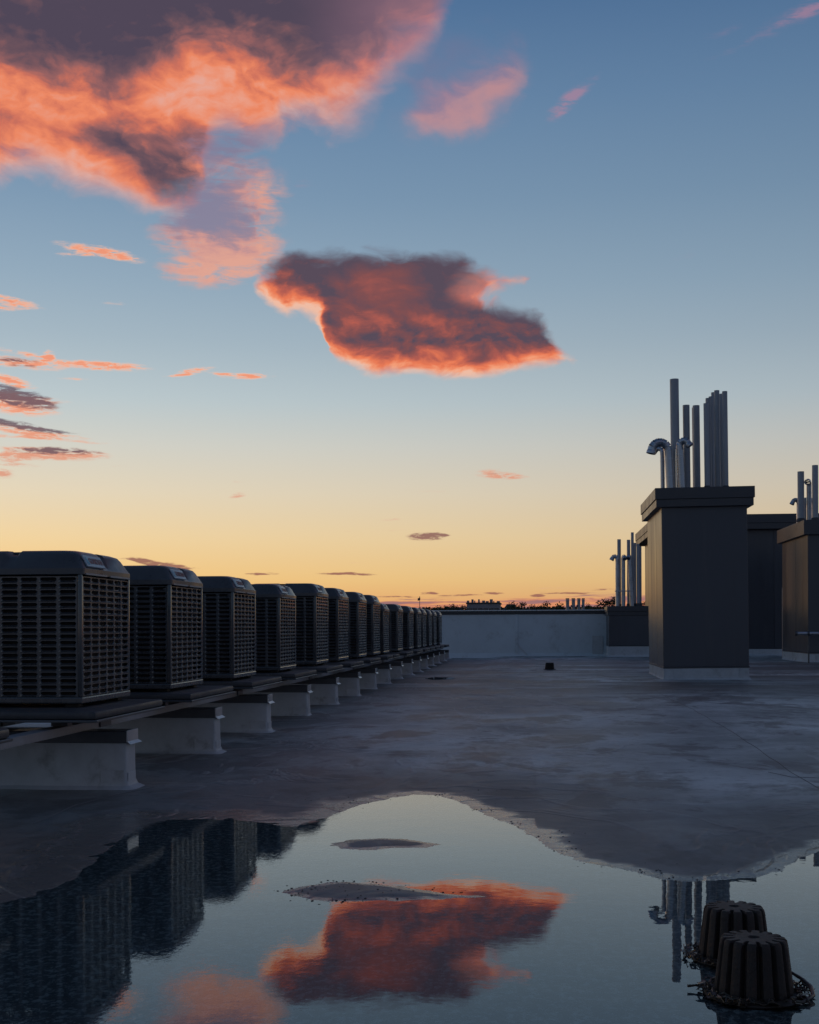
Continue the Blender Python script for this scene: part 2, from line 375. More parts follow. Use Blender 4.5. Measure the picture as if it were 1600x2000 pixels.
M_bark = mat('bark', (.05, .038, .028), .9, var=.3, bump=.5, bscale=6)
M_fol = mat('foliage', (.045, .055, .022), .6, var=.5, vscale=.5)
M_land = mat('grassland', (.05, .06, .03), .9, var=.4, vscale=.02)
M_white = mat('far_white_stack', (.32, .34, .37), .4, metal=.3, var=.1)
M_flag = mat('flag_cloth', (.12, .10, .12), .8, var=.2)

# roof membrane ground: dirty white, stained, wrinkled; wet where it nearly meets the water
def ground_mat():
    m = bpy.data.materials.new('roof_membrane'); m.use_nodes = True
    nt = m.node_tree; CUR[0] = nt; b = nt.nodes['Principled BSDF']
    g = nt.nodes.new('ShaderNodeNewGeometry'); x, y, z = SEP(S(g.outputs['Position']))
    v = CMB(x, y, 0.0)
    n1 = NOISE(v, .35, 7, .62, .3); n2 = NOISE(CMB(x*1.0, y*.55), 1.3, 7, .66, .3); n3 = NOISE(v, 9, 7, .65, .4)
    n4 = NOISE(v, 60, 4, .7)
    n5 = NOISE(CMB(x*.8, y*.5, 6.0), 2.6, 5, .62, .25)
    stain = SM(n2+(n1-.5)*.7, .50, .64)
    ridge = SM(M('ABSOLUTE', NOISE(CMB(x*.9, y*.6, 2.0), .9, 4, .55, 1.2)-.5), .035, .0)
    c = MIX(SM(n1, .36, .64), (.225, .235, .235, 1), (.66, .69, .67, 1))
    c = MIX(stain*.85, c, (.105, .103, .10, 1))
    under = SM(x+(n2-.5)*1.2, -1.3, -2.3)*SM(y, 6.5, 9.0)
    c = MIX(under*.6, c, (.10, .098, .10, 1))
    c = MIX(SM(n5, .54, .62)*.7, c, (.13, .12, .12, 1))
    c = MIX(ridge*.28, c, (.62, .62, .63, 1))
    c = MIX(SM(n3, .52, .72)*.45, c, (.10, .09, .09, 1))
    c = MIX(SM(n4, .6, .8)*.25, c, (.36, .35, .34, 1))
    # older dirt ring left by a fuller puddle: everything lower than about 2 cm is stained dark
    low = SM(z+(n2-.5)*.010+(n1-.5)*.012, .022, .006)
    c = MIX(low*.78, c, (.094, .095, .093, 1))
    # far valleys hold muddy streaks
    st = SM(NOISE(CMB(x*.16, y*.55, 4.0), 1.0, 6, .6, .6), .42, .54)*SM(y, 15.0, 21.0)*SM(y, 38.0, 30.0)
    c = MIX(st*.8, c, (.085, .072, .062, 1))
    att = nt.nodes.new('ShaderNodeAttribute'); att.attribute_name = 'shore'
    wet = S(att.outputs['Fac'])
    wet = SM(wet+(n3-.5)*.35+(n4-.5)*.25, .25, .6)
    c = MIX(wet*.6, c, (.19, .165, .145, 1), 'MIX')
    gran = SM(NOISE(CMB(x, y*.75, 8.0), 36, 5, .8), .50, .58)*SM(z, .0006, -.0006)
    c = MIX(gran*.85, c, (.74, .66, .56, 1))
    put(b.inputs['Base Color'], c)
    rgh = SM(n2, .3, .7, .62, .5)
    rr = nt.nodes.new('ShaderNodeMix'); put(rr.inputs[0], wet); put(rr.inputs[2], rgh); rr.inputs[3].default_value = .25
    nt.links.new(rr.outputs[0], b.inputs['Roughness'])
    b.inputs['Specular IOR Level'].default_value = .5
    bp = nt.nodes.new('ShaderNodeBump'); bp.inputs['Strength'].default_value = .8; bp.inputs['Distance'].default_value = .018
    put(bp.inputs['Height'], n2*.9+n3*.22+n4*.05+n5*.6+ridge*.35)
    nt.links.new(bp.outputs[0], b.inputs['Normal'])
    CUR[0] = NT
    return m
M_ground = ground_mat()

def water_mat():
    m = bpy.data.materials.new('puddle_water'); m.use_nodes = True
    nt = m.node_tree; nt.nodes.clear(); CUR[0] = nt
    g = nt.nodes.new('ShaderNodeNewGeometry'); x, y, z = SEP(S(g.outputs['Position']))
    v = CMB(x, y, 0.0)
    nf = NOISE(v, 5.0, 3, .5)
    spk = SM(NOISE(CMB(x*1.0, y*.6, 9.0), 55, 3, .7), .40, .72)*SM(x+NOISE(v, 1.5, 3)*.5, -.05, -.75)
    ruf = SM(NOISE(CMB(x, y, 7.0), .8, 4, .6)+SM(x, -.55, -1.7)*.35, .50, .95)          # a breath of wind on the left
    bp = nt.nodes.new('ShaderNodeBump'); bp.inputs['Strength'].default_value = 1.0
    bp.inputs['Distance'].default_value = .001
    put(bp.inputs['Height'], nf*.32+NOISE(CMB(x, y*1.0, 3.0), 26, 3, .55)*(.022+ruf*.09)+NOISE(CMB(x*1.2, y*.8, 3.0), 70, 2, .6)*(.005+ruf*.03)+spk*.03)
    fr = nt.nodes.new('ShaderNodeFresnel'); fr.inputs['IOR'].default_value = 1.41
    nt.links.new(bp.outputs[0], fr.inputs['Normal'])
    tr = nt.nodes.new('ShaderNodeBsdfTransparent'); tr.inputs[0].default_value = (.93, .94, .95, 1)
    gl = nt.nodes.new('ShaderNodeBsdfGlossy'); gl.inputs['Roughness'].default_value = .0; gl.inputs['Color'].default_value = (1, 1, 1, 1)
    nt.links.new(bp.outputs[0], gl.inputs['Normal'])
    mx = nt.nodes.new('ShaderNodeMixShader'); put(mx.inputs[0], fr.outputs[0])
    nt.links.new(tr.outputs[0], mx.inputs[1]); nt.links.new(gl.outputs[0], mx.inputs[2])
    o = nt.nodes.new('ShaderNodeOutputMaterial'); nt.links.new(mx.outputs[0], o.inputs[0])
    CUR[0] = NT
    return m
M_water = water_mat()
M_still = water_mat(); M_still.name = 'still_water'                      # no ripples at all on the small far puddle
for n in M_still.node_tree.nodes:
    if n.type == 'BUMP': n.inputs['Strength'].default_value = 0.0

# ------------------------------------------------------------------ roof ground with its puddles
def vnoise(x, y, s, seed, octv=4):
    rng = np.random.RandomState(seed); out = np.zeros_like(x); amp = 1.0; tot = 0
    for o in range(octv):
        g = rng.rand(257, 257); u = (x*s*2**o+37.3*o) % 256; v = (y*s*2**o+91.7*o) % 256
        i = u.astype(int); j = v.astype(int); fu = u-i; fv = v-j
        fu = fu*fu*(3-2*fu); fv = fv*fv*(3-2*fv)
        q = (g[i, j]*(1-fu)*(1-fv)+g[i+1, j]*fu*(1-fv)+g[i, j+1]*(1-fu)*fv+g[i+1, j+1]*fu*fv)
        out += (q-.5)*amp; tot += amp; amp *= .5
    return out/tot*2
def poly_sd(px, py, poly):
    """signed distance, negative inside"""
    d = np.full(px.shape, 1e9); ins = np.zeros(px.shape, bool)
    n = len(poly)
    for i in range(n):
        ax, ay = poly[i]; bx, by = poly[(i+1) % n]
        ex, ey = bx-ax, by-ay
        t = np.clip(((px-ax)*ex+(py-ay)*ey)/(ex*ex+ey*ey+1e-12), 0, 1)
        d = np.minimum(d, (px-ax-t*ex)**2+(py-ay-t*ey)**2)
        c = ((ay > py) != (by > py)) & (px < (bx-ax)*(py-ay)/((by-ay)+1e-12)+ax)
        ins ^= c
    d = np.sqrt(d)
    return np.where(ins, -d, d)
def fl(pts): return [tuple(floor_pt(x, y)[:2]) for x, y in pts]
main_poly = fl([(-60, 1775), (60, 1752), (140, 1712), (200, 1668), (232, 1636), (270, 1612), (330, 1600), (400, 1598), (470, 1602), (530, 1612), (568, 1616), (600, 1610),
    (640, 1596), (700, 1573), (760, 1559), (805, 1552), (850, 1553), (885, 1562), (920, 1582), (960, 1598), (1000, 1614), (1040, 1636), (1080, 1664),
    (1120, 1682), (1180, 1695), (1240, 1707), (1290, 1720), (1340, 1726), (1400, 1722), (1470, 1716), (1520, 1702), (1560, 1680), (1600, 1662), (1700, 1630), (1900, 1640)])
main_poly += [(2.6, 3.0), (2.2, 1.3), (-1.5, 1.2), (-2.6, 2.6)]
isl1 = fl([(652, 1647), (690, 1640), (740, 1637), (790, 1639), (868, 1650), (820, 1655), (760, 1657), (700, 1660), (665, 1657)])
isl2 = fl([(548, 1742), (600, 1728), (670, 1723), (740, 1727), (800, 1735), (870, 1745), (945, 1752), (860, 1756), (780, 1758), (690, 1760), (610, 1757)])
far_p = fl([(832, 1331), (850, 1328), (886, 1329.5), (880, 1332), (850, 1333)])
back_p = [(-6.6, 12.2), (-5.0, 12.0), (-4.3, 12.4), (-4.5, 13.1), (-6.4, 13.4)]

def spaced(a, b, c, d, fine, coarse):
    l = list(np.arange(a, b, coarse))+list(np.arange(b, c, fine))+list(np.arange(c, d+coarse*.5, coarse))
    return np.array(l)
gx = spaced(-15.0, -2.7, 2.5, 18.0, .0125, .22)
gy = spaced(-7.0, 2.4, 8.2, 40.4, .016, .2)
GX, GY = np.meshgrid(gx, gy)
sdm = poly_sd(GX, GY, main_poly)

sdm = sdm+(vnoise(GX, GY, 1.6, 21, 3)*.035+vnoise(GX, GY, 6.0, 22, 3)*.018)*np.clip(1.5-np.abs(sdm), 0, 1)
base = np.interp(GY, [0, 9, 20, 27, 32, 36, 41], [.012, .016, .03, .055, .083, .115, .125])
lumps = vnoise(GX, GY, .55, 5, 4)*.010+vnoise(GX, GY, 2.2, 9, 3)*.0025
crumb = vnoise(GX, GY, 14, 3, 4)
out_h = np.minimum(np.where(GX < -1.0, .0135-.0075*np.clip((-1.0-GX)/.4, 0, 1), .0135)*np.clip(sdm, 0, 9)**.9, base+np.clip(sdm, 0, 3)*.004)+np.clip(sdm, 0, .6)/.6*lumps
in_h = -.006*(1-np.exp(-np.clip(-sdm, 0, 9)/.25))-.0008
H = np.where(sdm > 0, np.maximum(out_h, .0002+.004*np.clip(sdm, 0, .5)), in_h)
for p, wv in ((isl1, .0055), (isl2, .0060)):
    s = poly_sd(GX, GY, p)
    H = np.maximum(H, np.where(s < 0, wv*np.clip(-s/.10, 0, 1), -.02*np.clip(s, 0, .3)))
for p in (far_p,):
    s = poly_sd(GX, GY, p)
    lvl = np.interp(p[0][1], gy, np.interp(gy, [0, 9, 20, 27], [.012, .016, .03, .055]))
    w = np.clip(s/.5, 0, 1); H = H*w+(1-w)*(lvl+np.clip(s, -.05, .5)*.06)
near = np.clip((9-np.abs(sdm)*20), 0, 1)
H += crumb*.0011*np.where(np.abs(H) < .008, 1, .35)*np.clip(1.2-np.clip(sdm-.5, 0, 9), .3, 1)
ny_, nx_ = GX.shape
co = np.stack([GX.ravel(), GY.ravel(), H.ravel()], 1).astype(np.float32)
idx = np.arange(nx_*ny_).reshape(ny_, nx_)
quads = np.stack([idx[:-1, :-1], idx[:-1, 1:], idx[1:, 1:], idx[1:, :-1]], -1).reshape(-1, 4)
me = bpy.data.meshes.new('roof_ground')
me.vertices.add(len(co)); me.vertices.foreach_set('co', co.ravel())
me.loops.add(quads.size); me.loops.foreach_set('vertex_index', quads.ravel().astype(np.int32))
me.polygons.add(len(quads)); me.polygons.foreach_set('loop_start', np.arange(0, quads.size, 4, dtype=np.int32))
me.polygons.foreach_set('use_smooth', np.ones(len(quads), bool))
me.update(calc_edges=True)
shore = np.clip(1.0-H/.0042, 0, 1)*np.where((np.abs(H) < .01), 1, 0)*np.where(sdm < 0, 1, np.clip(1.6-np.abs(sdm)*2, 0, 1))
at_ = me.attributes.new('shore', 'FLOAT', 'POINT'); at_.data.foreach_set('value', shore.ravel().astype(np.float32))
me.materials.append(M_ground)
tag(link(bpy.data.objects.new('roof_ground', me)), kind='structure')

def water(name, pts, z, mt=None):
    area = sum(a[0]*b[1]-b[0]*a[1] for a, b in zip(pts, pts[1:]+pts[:1]))
    if area < 0: pts = pts[::-1]                 # face the sky
    me = bpy.data.meshes.new(name); me.from_pydata([(x, y, z) for x, y in pts], [], [tuple(range(len(pts)))]); me.materials.append(mt or M_water)
    return tag(link(bpy.data.objects.new(name, me)), kind='structure')
cx, cy = np.mean([p[0] for p in main_poly]), np.mean([p[1] for p in main_poly])
water('puddle_water', [(-3.2, 1.15), (2.7, 1.15), (2.7, 7.9), (-3.2, 7.9)], 0.0)
water('puddle_water', [(p[0]+.12*(p[0]-np.mean([q[0] for q in far_p])), p[1]+.12*(p[1]-np.mean([q[1] for q in far_p]))) for p in far_p], float(np.interp(far_p[0][1], [0, 9, 20, 27], [.012, .016, .03, .055]))+.008, M_still)

# membrane laps (welded seams) running over the roof, 1.5 mm proud
def ground_z(x, y):
    i = min(max(int(np.searchsorted(gx, x)), 0), nx_-1); j = min(max(int(np.searchsorted(gy, y)), 0), ny_-1)
    return float(H[j, i])
def seam(pts, w=.012):
    bm = bmesh.new(); pts = [Vector((p[0], p[1], 0)) for p in pts]; fine = []
    for a, b in zip(pts, pts[1:]):
        n = max(2, int((b-a).length/.06))
        fine += [a.lerp(b, k/n) for k in range(n)]
    fine.append(pts[-1]); prev = None
    for i, p in enumerate(fine):
        d = (fine[min(i+1, len(fine)-1)]-fine[max(i-1, 0)]).normalized(); nrm = Vector((-d.y, d.x, 0))
        w2 = w*(.6+.5*mnoise.noise(p*3)+.3)
        q = p+nrm*.02*mnoise.noise(p*1.3)
        z = max(ground_z(q.x, q.y), ground_z(q.x+.02, q.y+.02), ground_z(q.x-.02, q.y-.02))+.0035
        r = (bm.verts.new((q.x-nrm.x*w2, q.y-nrm.y*w2, z-.0025)), bm.verts.new((q.x, q.y, z)), bm.verts.new((q.x+nrm.x*w2, q.y+nrm.y*w2, z-.0025)))
        if prev: bm.faces.new((prev[0], prev[1], r[1], r[0])); bm.faces.new((prev[1], prev[2], r[2], r[1]))
        prev = r
    return tag(mesh_obj('membrane_seam', bm, M_seam), kind='structure')
seam(fl([(1262, 1345), (1300, 1368), (1360, 1398), (1430, 1440), (1500, 1486), (1545, 1518), (1600, 1552)]), .0028)
seam(fl([(1500, 1518), (1545, 1528), (1610, 1530)]), .003)
seam(fl([(60, 1608), (150, 1572), (215, 1556), (300, 1540)]), .005)
seam([(1.2, 39.5), (2.6, 30), (3.1, 26)], .012)

# ------------------------------------------------------------------ land and building mass under the roof
bm = bmesh.new(); box(bm, -4000, 4000, -4000, 4000, -16.5, -16)
tag(mesh_obj('land', bm, M_land), kind='structure')
bm = bmesh.new(); box(bm, -15.02, 18.02, -7.02, 40.75, -16, -.05)
tag(mesh_obj('building_below', bm, M_far), kind='structure')

# ------------------------------------------------------------------ far parapet wall
WY = 40.0
pw = empty('parapet_wall', (0, WY, .1))
tag(pw, 'white membrane covered parapet wall across the far end of the roof with dark coping', 'wall')
def sheetwall(x0, x1, z0, z1, y, name, mt, parent, bulge=.006, step=.12):
    bm = bmesh.new(); nx = int((x1-x0)/step)+1; nz = int((z1-z0)/step)+1
    g = [[bm.verts.new((x0+(x1-x0)*i/nx, y-bulge*mnoise.noise(Vector((x0+(x1-x0)*i/nx*1.0, (z0+(z1-z0)*j/nz)*1.5, y)))*2, z0+(z1-z0)*j/nz)) for i in range(nx+1)] for j in range(nz+1)]
    for j in range(nz):
        for i in range(nx): bm.faces.new((g[j][i], g[j][i+1], g[j+1][i+1], g[j+1][i]))
    return mesh_obj(name, bm, mt, parent, smooth=True)
wl, wr = -15.0, 2.28
bm = bmesh.new(); box(bm, wl, wr, .03, .38, -.2, 1.35)
mesh_obj('core', bm, M_wall, pw)
xs = [wl, -9.0, -4.6, -.62, wr]
for a, b in zip(xs, xs[1:]): sheetwall(a+.004, b-.004, -.04, 1.36, 0, 'membrane_sheet', M_wall, pw)
for x in xs[1:-1]:
    bm = bmesh.new(); box(bm, x-.045, x+.045, -.018, -.006, -.02, 1.34, .003); mesh_obj('seam_strip', bm, M_wall, pw)
bm = bmesh.new(); box(bm, wl, wr+.02, -.035, .42, 1.30, 1.40, .008); mesh_obj('fascia', bm, M_fasc, pw)
for k, (a, b) in enumerate(zip([-15, -12, -9, -6, -3, 0], [-12, -9, -6, -3, 0, 2.33])):
    bm = bmesh.new(); box(bm, a+.004, b-.004, -.06, .45, 1.403, 1.435, .01); mesh_obj('coping_piece', bm, M_coping, pw)
bm = bmesh.new(); box(bm, 2.16, 2.30, -.05, -.022, -.02, 1.30, .004); mesh_obj('corner_strip', bm, M_wall, pw)
for (x0, x1) in ((1.72, 2.05),):
    bm = bmesh.new(); box(bm, x0, x1, -.03, -.016, .02, .62, .004); mesh_obj('patch', bm, M_memb, pw)
bm = bmesh.new(); tube(bm, [(-.60, -.04, .40), (-.55, -.045, .30), (-.40, -.05, .16), (-.28, -.05, .03)], .012, 8); mesh_obj('loose_strap', bm, M_memb, pw)
# cant at foot
bm = bmesh.new()
v = [bm.verts.new(p) for p in ((wl, -.13, -.08), (wr, -.13, -.08), (wr, .0, .10), (wl, .0, .10))]; bm.faces.new(v)
mesh_obj('base_cant', bm, M_wall, pw)

# ------------------------------------------------------------------ condenser units on dunnage
UW = .88
def grille(name, nx, nz, w, h, parent, loc, rotz, seamcols=()):
    """punched panel: every slot a chamfered hole with a pressed lip below it"""
    bm = bmesh.new(); cw, ch = w/nx, h/nz; lp = .004
    for i in range(nx):
        for j in range(nz):
            x0, x1, z0, z1 = i*cw, (i+1)*cw, j*ch, (j+1)*ch
            gx_, gz_ = .0075, ch*.165; c = .009
            a0, a1, b0, b1 = x0+gx_, x1-gx_, z0+gz_, z1-gz_
            hole = [(a0+c, b0), (a1-c, b0), (a1, b0+c), (a1, b1-c), (a1-c, b1), (a0+c, b1), (a0, b1-c), (a0, b0+c)]
            outr = [(a0+c, z0), (a1-c, z0), (x1, z0), (x1, z1), (a1-c, z1), (a0+c, z1), (x0, z1), (x0, z0)]
            ho = [bm.verts.new((p[0], -lp if q < 2 else 0, p[1])) for q, p in enumerate(hole)]
            oo = [bm.verts.new((p[0], 0, p[1])) for p in outr]
            mx_, mz_ = (a0+a1)/2, (b0+b1)/2
            h2 = [bm.verts.new((p[0]+(.002 if p[0] < mx_ else -.002), .003, p[1]+(.0045 if p[1] < mz_ else -.001))) for p in hole]
            hi = [bm.verts.new((v.co.x, .009, v.co.z)) for v in h2]
            for q in range(8):
                r = (q+1) % 8
                bm.faces.new((oo[q], oo[r], ho[r], ho[q])); bm.faces.new((ho[q], ho[r], h2[r], h2[q])); bm.faces.new((h2[q], h2[r], hi[r], hi[q]))
    bmesh.ops.remove_doubles(bm, verts=bm.verts, dist=.0004)
    o = mesh_obj(name, bm, M_unit, parent, loc=loc); o.rotation_euler = (0, 0, rotz)
    return o
def lid_mesh(bm, w, z0, z1):
    """hipped cover with rounded corners; rings from skirt to top"""
    def ring(half, rad, z, drop=0.0):
        pts = []
        for cxs, cys, a0 in ((1, -1, -90), (1, 1, 0), (-1, 1, 90), (-1, -1, 180)):
            for k in range(5):
                a = R(a0+90*k/4)
                pts.append((cxs*(half-rad)+rad*math.cos(a), cys*(half-rad)+rad*math.sin(a), z))
            # notch points in the middle of each side
            a = R(a0+90); nx_, ny_ = math.cos(a), math.sin(a)
            tx, ty = -ny_, nx_
            for s_, d_ in ((-.048, 0), (-.024, drop), (.024, drop), (.048, 0)):
                pts.append((nx_*half+tx*s_-nx_*d_*.6, ny_*half+ty*s_-ny_*d_*.6, z-d_))
        return [bm.verts.new(p) for p in pts]
    hw = w/2
    prof = [(hw+.012, .045, z0, 0), (hw+.012, .045, z0+.035, 0), (hw+.004, .05, z0+.045, .0), (hw-.030, .07, z0+.112, .018), (hw-.045, .08, z0+.132, .024), (hw-.08, .08, z0+.144, .026), (hw-.16, .09, z0+.146, .020)]
    rs = [ring(*p) for p in prof]
    for q, s_ in zip(rs, rs[1:]):
        n = len(q)
        for k in range(n): bm.faces.new((q[k], q[(k+1) % n], s_[(k+1) % n], s_[k]))
    # fan opening: recessed ring
    n = len(rs[-1])
    inner = []
    for v in rs[-1]:
        d = Vector((v.co.x, v.co.y, 0)).normalized()
        inner.append(bm.verts.new((d.x*.30, d.y*.30, z0+.138)))
    deep = [bm.verts.new((v.co.x*.98, v.co.y*.98, z0+.03)) for v in inner]
    for k in range(n):
        bm.faces.new((rs[-1][k], rs[-1][(k+1) % n], inner[(k+1) % n], inner[k]))
        bm.faces.new((inner[k], inner[(k+1) % n], deep[(k+1) % n], deep[k]))
HB = .790                                      # body height
def make_unit():
    u = empty('condenser_unit')
    hw = UW/2; z0, gz0, gh_ = .025, .065, HB-.065-.012
    # grilles on the four sides
    for rot in (0, 1, 2, 3):
        a = rot*math.pi/2
        off = Matrix.Rotation(a, 3, 'Z') @ Vector((-hw+.025, -hw, gz0))
        if rot in (1,):   # service side (+X), six columns of slots
            grille('louver_panel', 6, 19, UW-.05, gh_, u, off, a)
        else:
            grille('louver_panel', 7, 19, UW-.05, gh_, u, off, a)
    for sx in (-1, 1):
        for sy in (-1, 1):
            bm = bmesh.new(); box(bm, sx*(hw-.011)-.013, sx*(hw-.011)+.013, sy*(hw-.011)-.013, sy*(hw-.011)+.013, z0+.04, HB, .006, 2)
            mesh_obj('corner_post', bm, M_unit, u, smooth=True)
            bm = bmesh.new(); box(bm, sx*.36-.04, sx*.36+.04, sy*.36-.04, sy*.36+.04, 0.002, .0245, .003); mesh_obj('foot', bm, M_coil, u)
    bm = bmesh.new(); box(bm, -hw-.004, hw+.004, -hw-.004, hw+.004, z0, gz0-.001, .008, 2); mesh_obj('base_pan', bm, M_unit, u)
    bm = bmesh.new()
    for a0 in range(4):
        box_rot = Matrix.Rotation(a0*math.pi/2, 3, 'Z')
        vs = [box_rot @ Vector(p) for p in ((-hw+.07, -hw+.055, gz0), (hw-.07, -hw+.055, gz0), (hw-.07, -hw+.055, HB-.01), (-hw+.07, -hw+.055, HB-.01))]
        bm.faces.new([bm.verts.new(p) for p in vs])
    mesh_obj('coil', bm, M_coil, u)
    bm = bmesh.new(); lid_mesh(bm, UW, HB, HB+.14); lid = mesh_obj('top_cover', bm, M_lid, u, smooth=True)
    # fan guard rings and fan
    bm = bmesh.new()
    for r in (.05, .11, .17, .23, .29):
        pts = [(r*math.cos(t), r*math.sin(t), HB+.139) for t in [2*math.pi*k/24 for k in range(24)]]
        for p, q in zip(pts, pts[1:]+pts[:1]): tube(bm, [p, q], .0025, 4, False)
    for k in range(8):
        t = math.pi*k/4; tube(bm, [(0, 0, HB+.14), (.3*math.cos(t), .3*math.sin(t), HB+.138)], .003, 4, False)
    mesh_obj('fan_guard', bm, M_unit, u)
    bm = bmesh.new()
    for k in range(3):
        t0 = 2*math.pi*k/3
        pr = [(.05, t0, .07), (.26, t0-.25, .08), (.28, t0+.45, .045), (.05, t0+.7, .05)]
        bm.faces.new([bm.verts.new((r*math.cos(t), r*math.sin(t), HB+z)) for r, t, z in pr])
    bmesh.ops.create_cone(bm, cap_ends=True, segments=12, radius1=.06, radius2=.05, depth=.1, matrix=Matrix.Translation((0, 0, HB+.05)))
    mesh_obj('fan', bm, M_coil, u)
    # badge on the slanting face of the cover, service side
    bmat = Matrix.Translation((hw-.0118, -.215, HB+.079)) @ Matrix.Rotation(R(-29), 4, 'Y')
    bm = bmesh.new(); box(bm, -.001, .009, -.155, .155, -.040, .040, .003); bmesh.ops.transform(bm, matrix=bmat, verts=bm.verts)
    bd = mesh_obj('badge', bm, M_badge, u)
    bm = bmesh.new(); pts = [(.0102, -.135, -.026), (.0102, -.098, -.026), (.0102, -.112, .029), (.0102, -.140, .022)]
    bm.faces.new([bm.verts.new(p) for p in pts]); bmesh.ops.transform(bm, matrix=bmat, verts=bm.verts)
    mesh_obj('badge_mark', bm, M_blue, bd)
    cu = bpy.data.curves.new('txt', 'FONT'); cu.body = 'GUARDIAN'; cu.size = .056; cu.align_x = 'CENTER'; cu.align_y = 'CENTER'; cu.resolution_u = 2; cu.extrude = .0006; cu.offset = .0006
    to = bpy.data.objects.new('txt', cu); link(to)
    dg = bpy.context.evaluated_depsgraph_get(); tm = bpy.data.meshes.new_from_object(to.evaluated_get(dg)); bpy.data.objects.remove(to)
    T = bmat @ Matrix.Translation((.0104, .026, -.002)) @ Matrix(((0, 0, 1, 0), (1, 0, 0, 0), (0, 1, 0, 0), (0, 0, 0, 1))) @ Matrix.Scale(.8, 4, (1, 0, 0))
    tm.transform(T); tm.materials.clear(); tm.materials.append(M_red)
    lo = bpy.data.objects.new('lettering', tm); link(lo); lo.parent = bd
    # bright drip lip under the cover
    bm = bmesh.new(); box(bm, hw+.004, hw+.016, -hw+.04, -.03, HB-.004, HB+.008, .002); box(bm, hw+.004, hw+.016, .03, hw-.04, HB-.004, HB+.008, .002)
    mesh_obj('drip_lip', bm, M_rail, u)
    # screw heads
    return u
proto = make_unit()
upx = [253.6, 394.6, 499, 579, 642, 681, 716, 743, 760, 786.6, 806.7, 822, 833, 844, 853, 863]
UX, UBASE = -2.66, .542
uy = []
for k, px in enumerate(upx):
    zc = F*abs(UX)/(CY*(1048-px)); uy.append((zc-abs(UX)*SY)/CY)
print('units far Y', [round(v, 2) for v in uy])
ulab = ['large dark condenser at the left edge of the photo, nearest in the long row',
    'second dark condenser from the left, badge on its cover just right of the nearest one',
    'third dark condenser from the left edge of the row',
    'fourth dark condenser from the left, lower than the taller one right behind it',
    'first of the four taller condensers, standing right behind the fourth one',
    'second of the four taller condensers, with orange glints on its louvers',
    'third of the four taller condensers in the middle of the row',
    'last of the four taller condensers, where the row steps down',
    'narrow showing low condenser tucked right behind the last tall one',
    'broad showing low condenser, second after the row steps down',
    'low condenser, third after the row steps down',
    'fifth condenser from the far end of the row',
    'fourth condenser from the far end of the row',
    'third condenser from the far end of the row',
    'last but one condenser at the far end of the row',
    'farthest condenser, its edge against the white parapet wall']
for k, y in enumerate(uy):
    o = proto if k == 0 else copy_tree(proto)
    s = 1.09 if k in (4, 5, 6, 7) else (.97 if k == 8 else 1.0)
    o.location = (UX-UW/2+.004*random.uniform(-1, 1)*2, y-UW/2, UBASE-.025); o.scale = (1, 1, s)
    o.rotation_euler = (0, 0, R(random.uniform(-.35, .35)))
    tag(o, ulab[k], 'air conditioner', 'condenser units in a long row on the left')
# one more unit nearer than the frame whose pad corner shows at the left edge
# pads
def make_pad(L, Wd=1.36):
    bm = bmesh.new()
    box(bm, -Wd/2, Wd/2, -L/2, L/2, -.048, 0, .012, 2)
    box(bm, -Wd/2-.008, Wd/2+.008, -L/2-.008, L/2+.008, -.064, -.0485, .003)
    return bm
pad_cache = {}
pads = []
PX = -2.46
padc = [6.95+1.985*k+.665 for k in range(8)]+[]
for k in range(8, len(uy)): padc.append(uy[k]-UW/2-.08)
for k, yc in enumerate([padc[0]-2.47]+padc):
    nxt = (padc+[99])[k]
    kk = k-1
    L = 1.30
    if kk >= 0:
        if kk+1 < len(padc): L = min(L, padc[kk+1]-yc-.10)
        if kk > 0: L = min(L, (yc-padc[kk-1]-.10))
    L = max(round(L, 1), .9)
    lab = ('corner of a dark pad at the left frame edge, no condenser on it in view' if k == 0 else
           'dark flat pad under the ' + ['nearest condenser', 'second condenser from the left', 'third condenser from the left', 'fourth condenser from the left',
            'first tall condenser', 'second tall condenser', 'third tall condenser', 'last tall condenser', 'low condenser tucked behind the last tall one', 'broad low condenser after the row steps down',
            'third low condenser', 'fifth condenser from the far end', 'fourth condenser from the far end', 'third condenser from the far end', 'last but one condenser', 'farthest condenser'][kk])
    o = empty('equipment_pad', (PX-.68, yc, .518)); tag(o, lab, 'pad', 'dark pads under the condensers')
    if L not in pad_cache:
        bm = bmesh.new(); box(bm, -.68, .68, -L/2, L/2, -.046, 0, .014, 2); s_ = mesh_obj('slab', bm, M_pad, o, smooth=True)
        bm = bmesh.new(); box(bm, -.69, .69, -L/2-.008, L/2+.008, -.062, -.0475, .003); e_ = mesh_obj('edge_trim', bm, M_cap, o)
        pad_cache[L] = (s_, e_)
    else:
        for c in pad_cache[L]:
            d = c.copy(); COL.objects.link(d); d.parent = o
    pads.append(o)
    if 'shim' not in pad_cache:
        bm = bmesh.new(); box(bm, -.05, .05, -.04, .04, -.1035, -.063, .002); b_ = mesh_obj('shim_block', bm, M_cap, o); b_.location = (.36, -.33, 0); pad_cache['shim'] = b_
        rest = ((.36, .33), (-.28, -.33), (-.28, .33))
    else: rest = ((.36, -.33), (.36, .33), (-.28, -.33), (-.28, .33))
    for xx, yy in rest:
        d = pad_cache['shim'].copy(); COL.objects.link(d); d.parent = o; d.location = (xx, yy, 0)
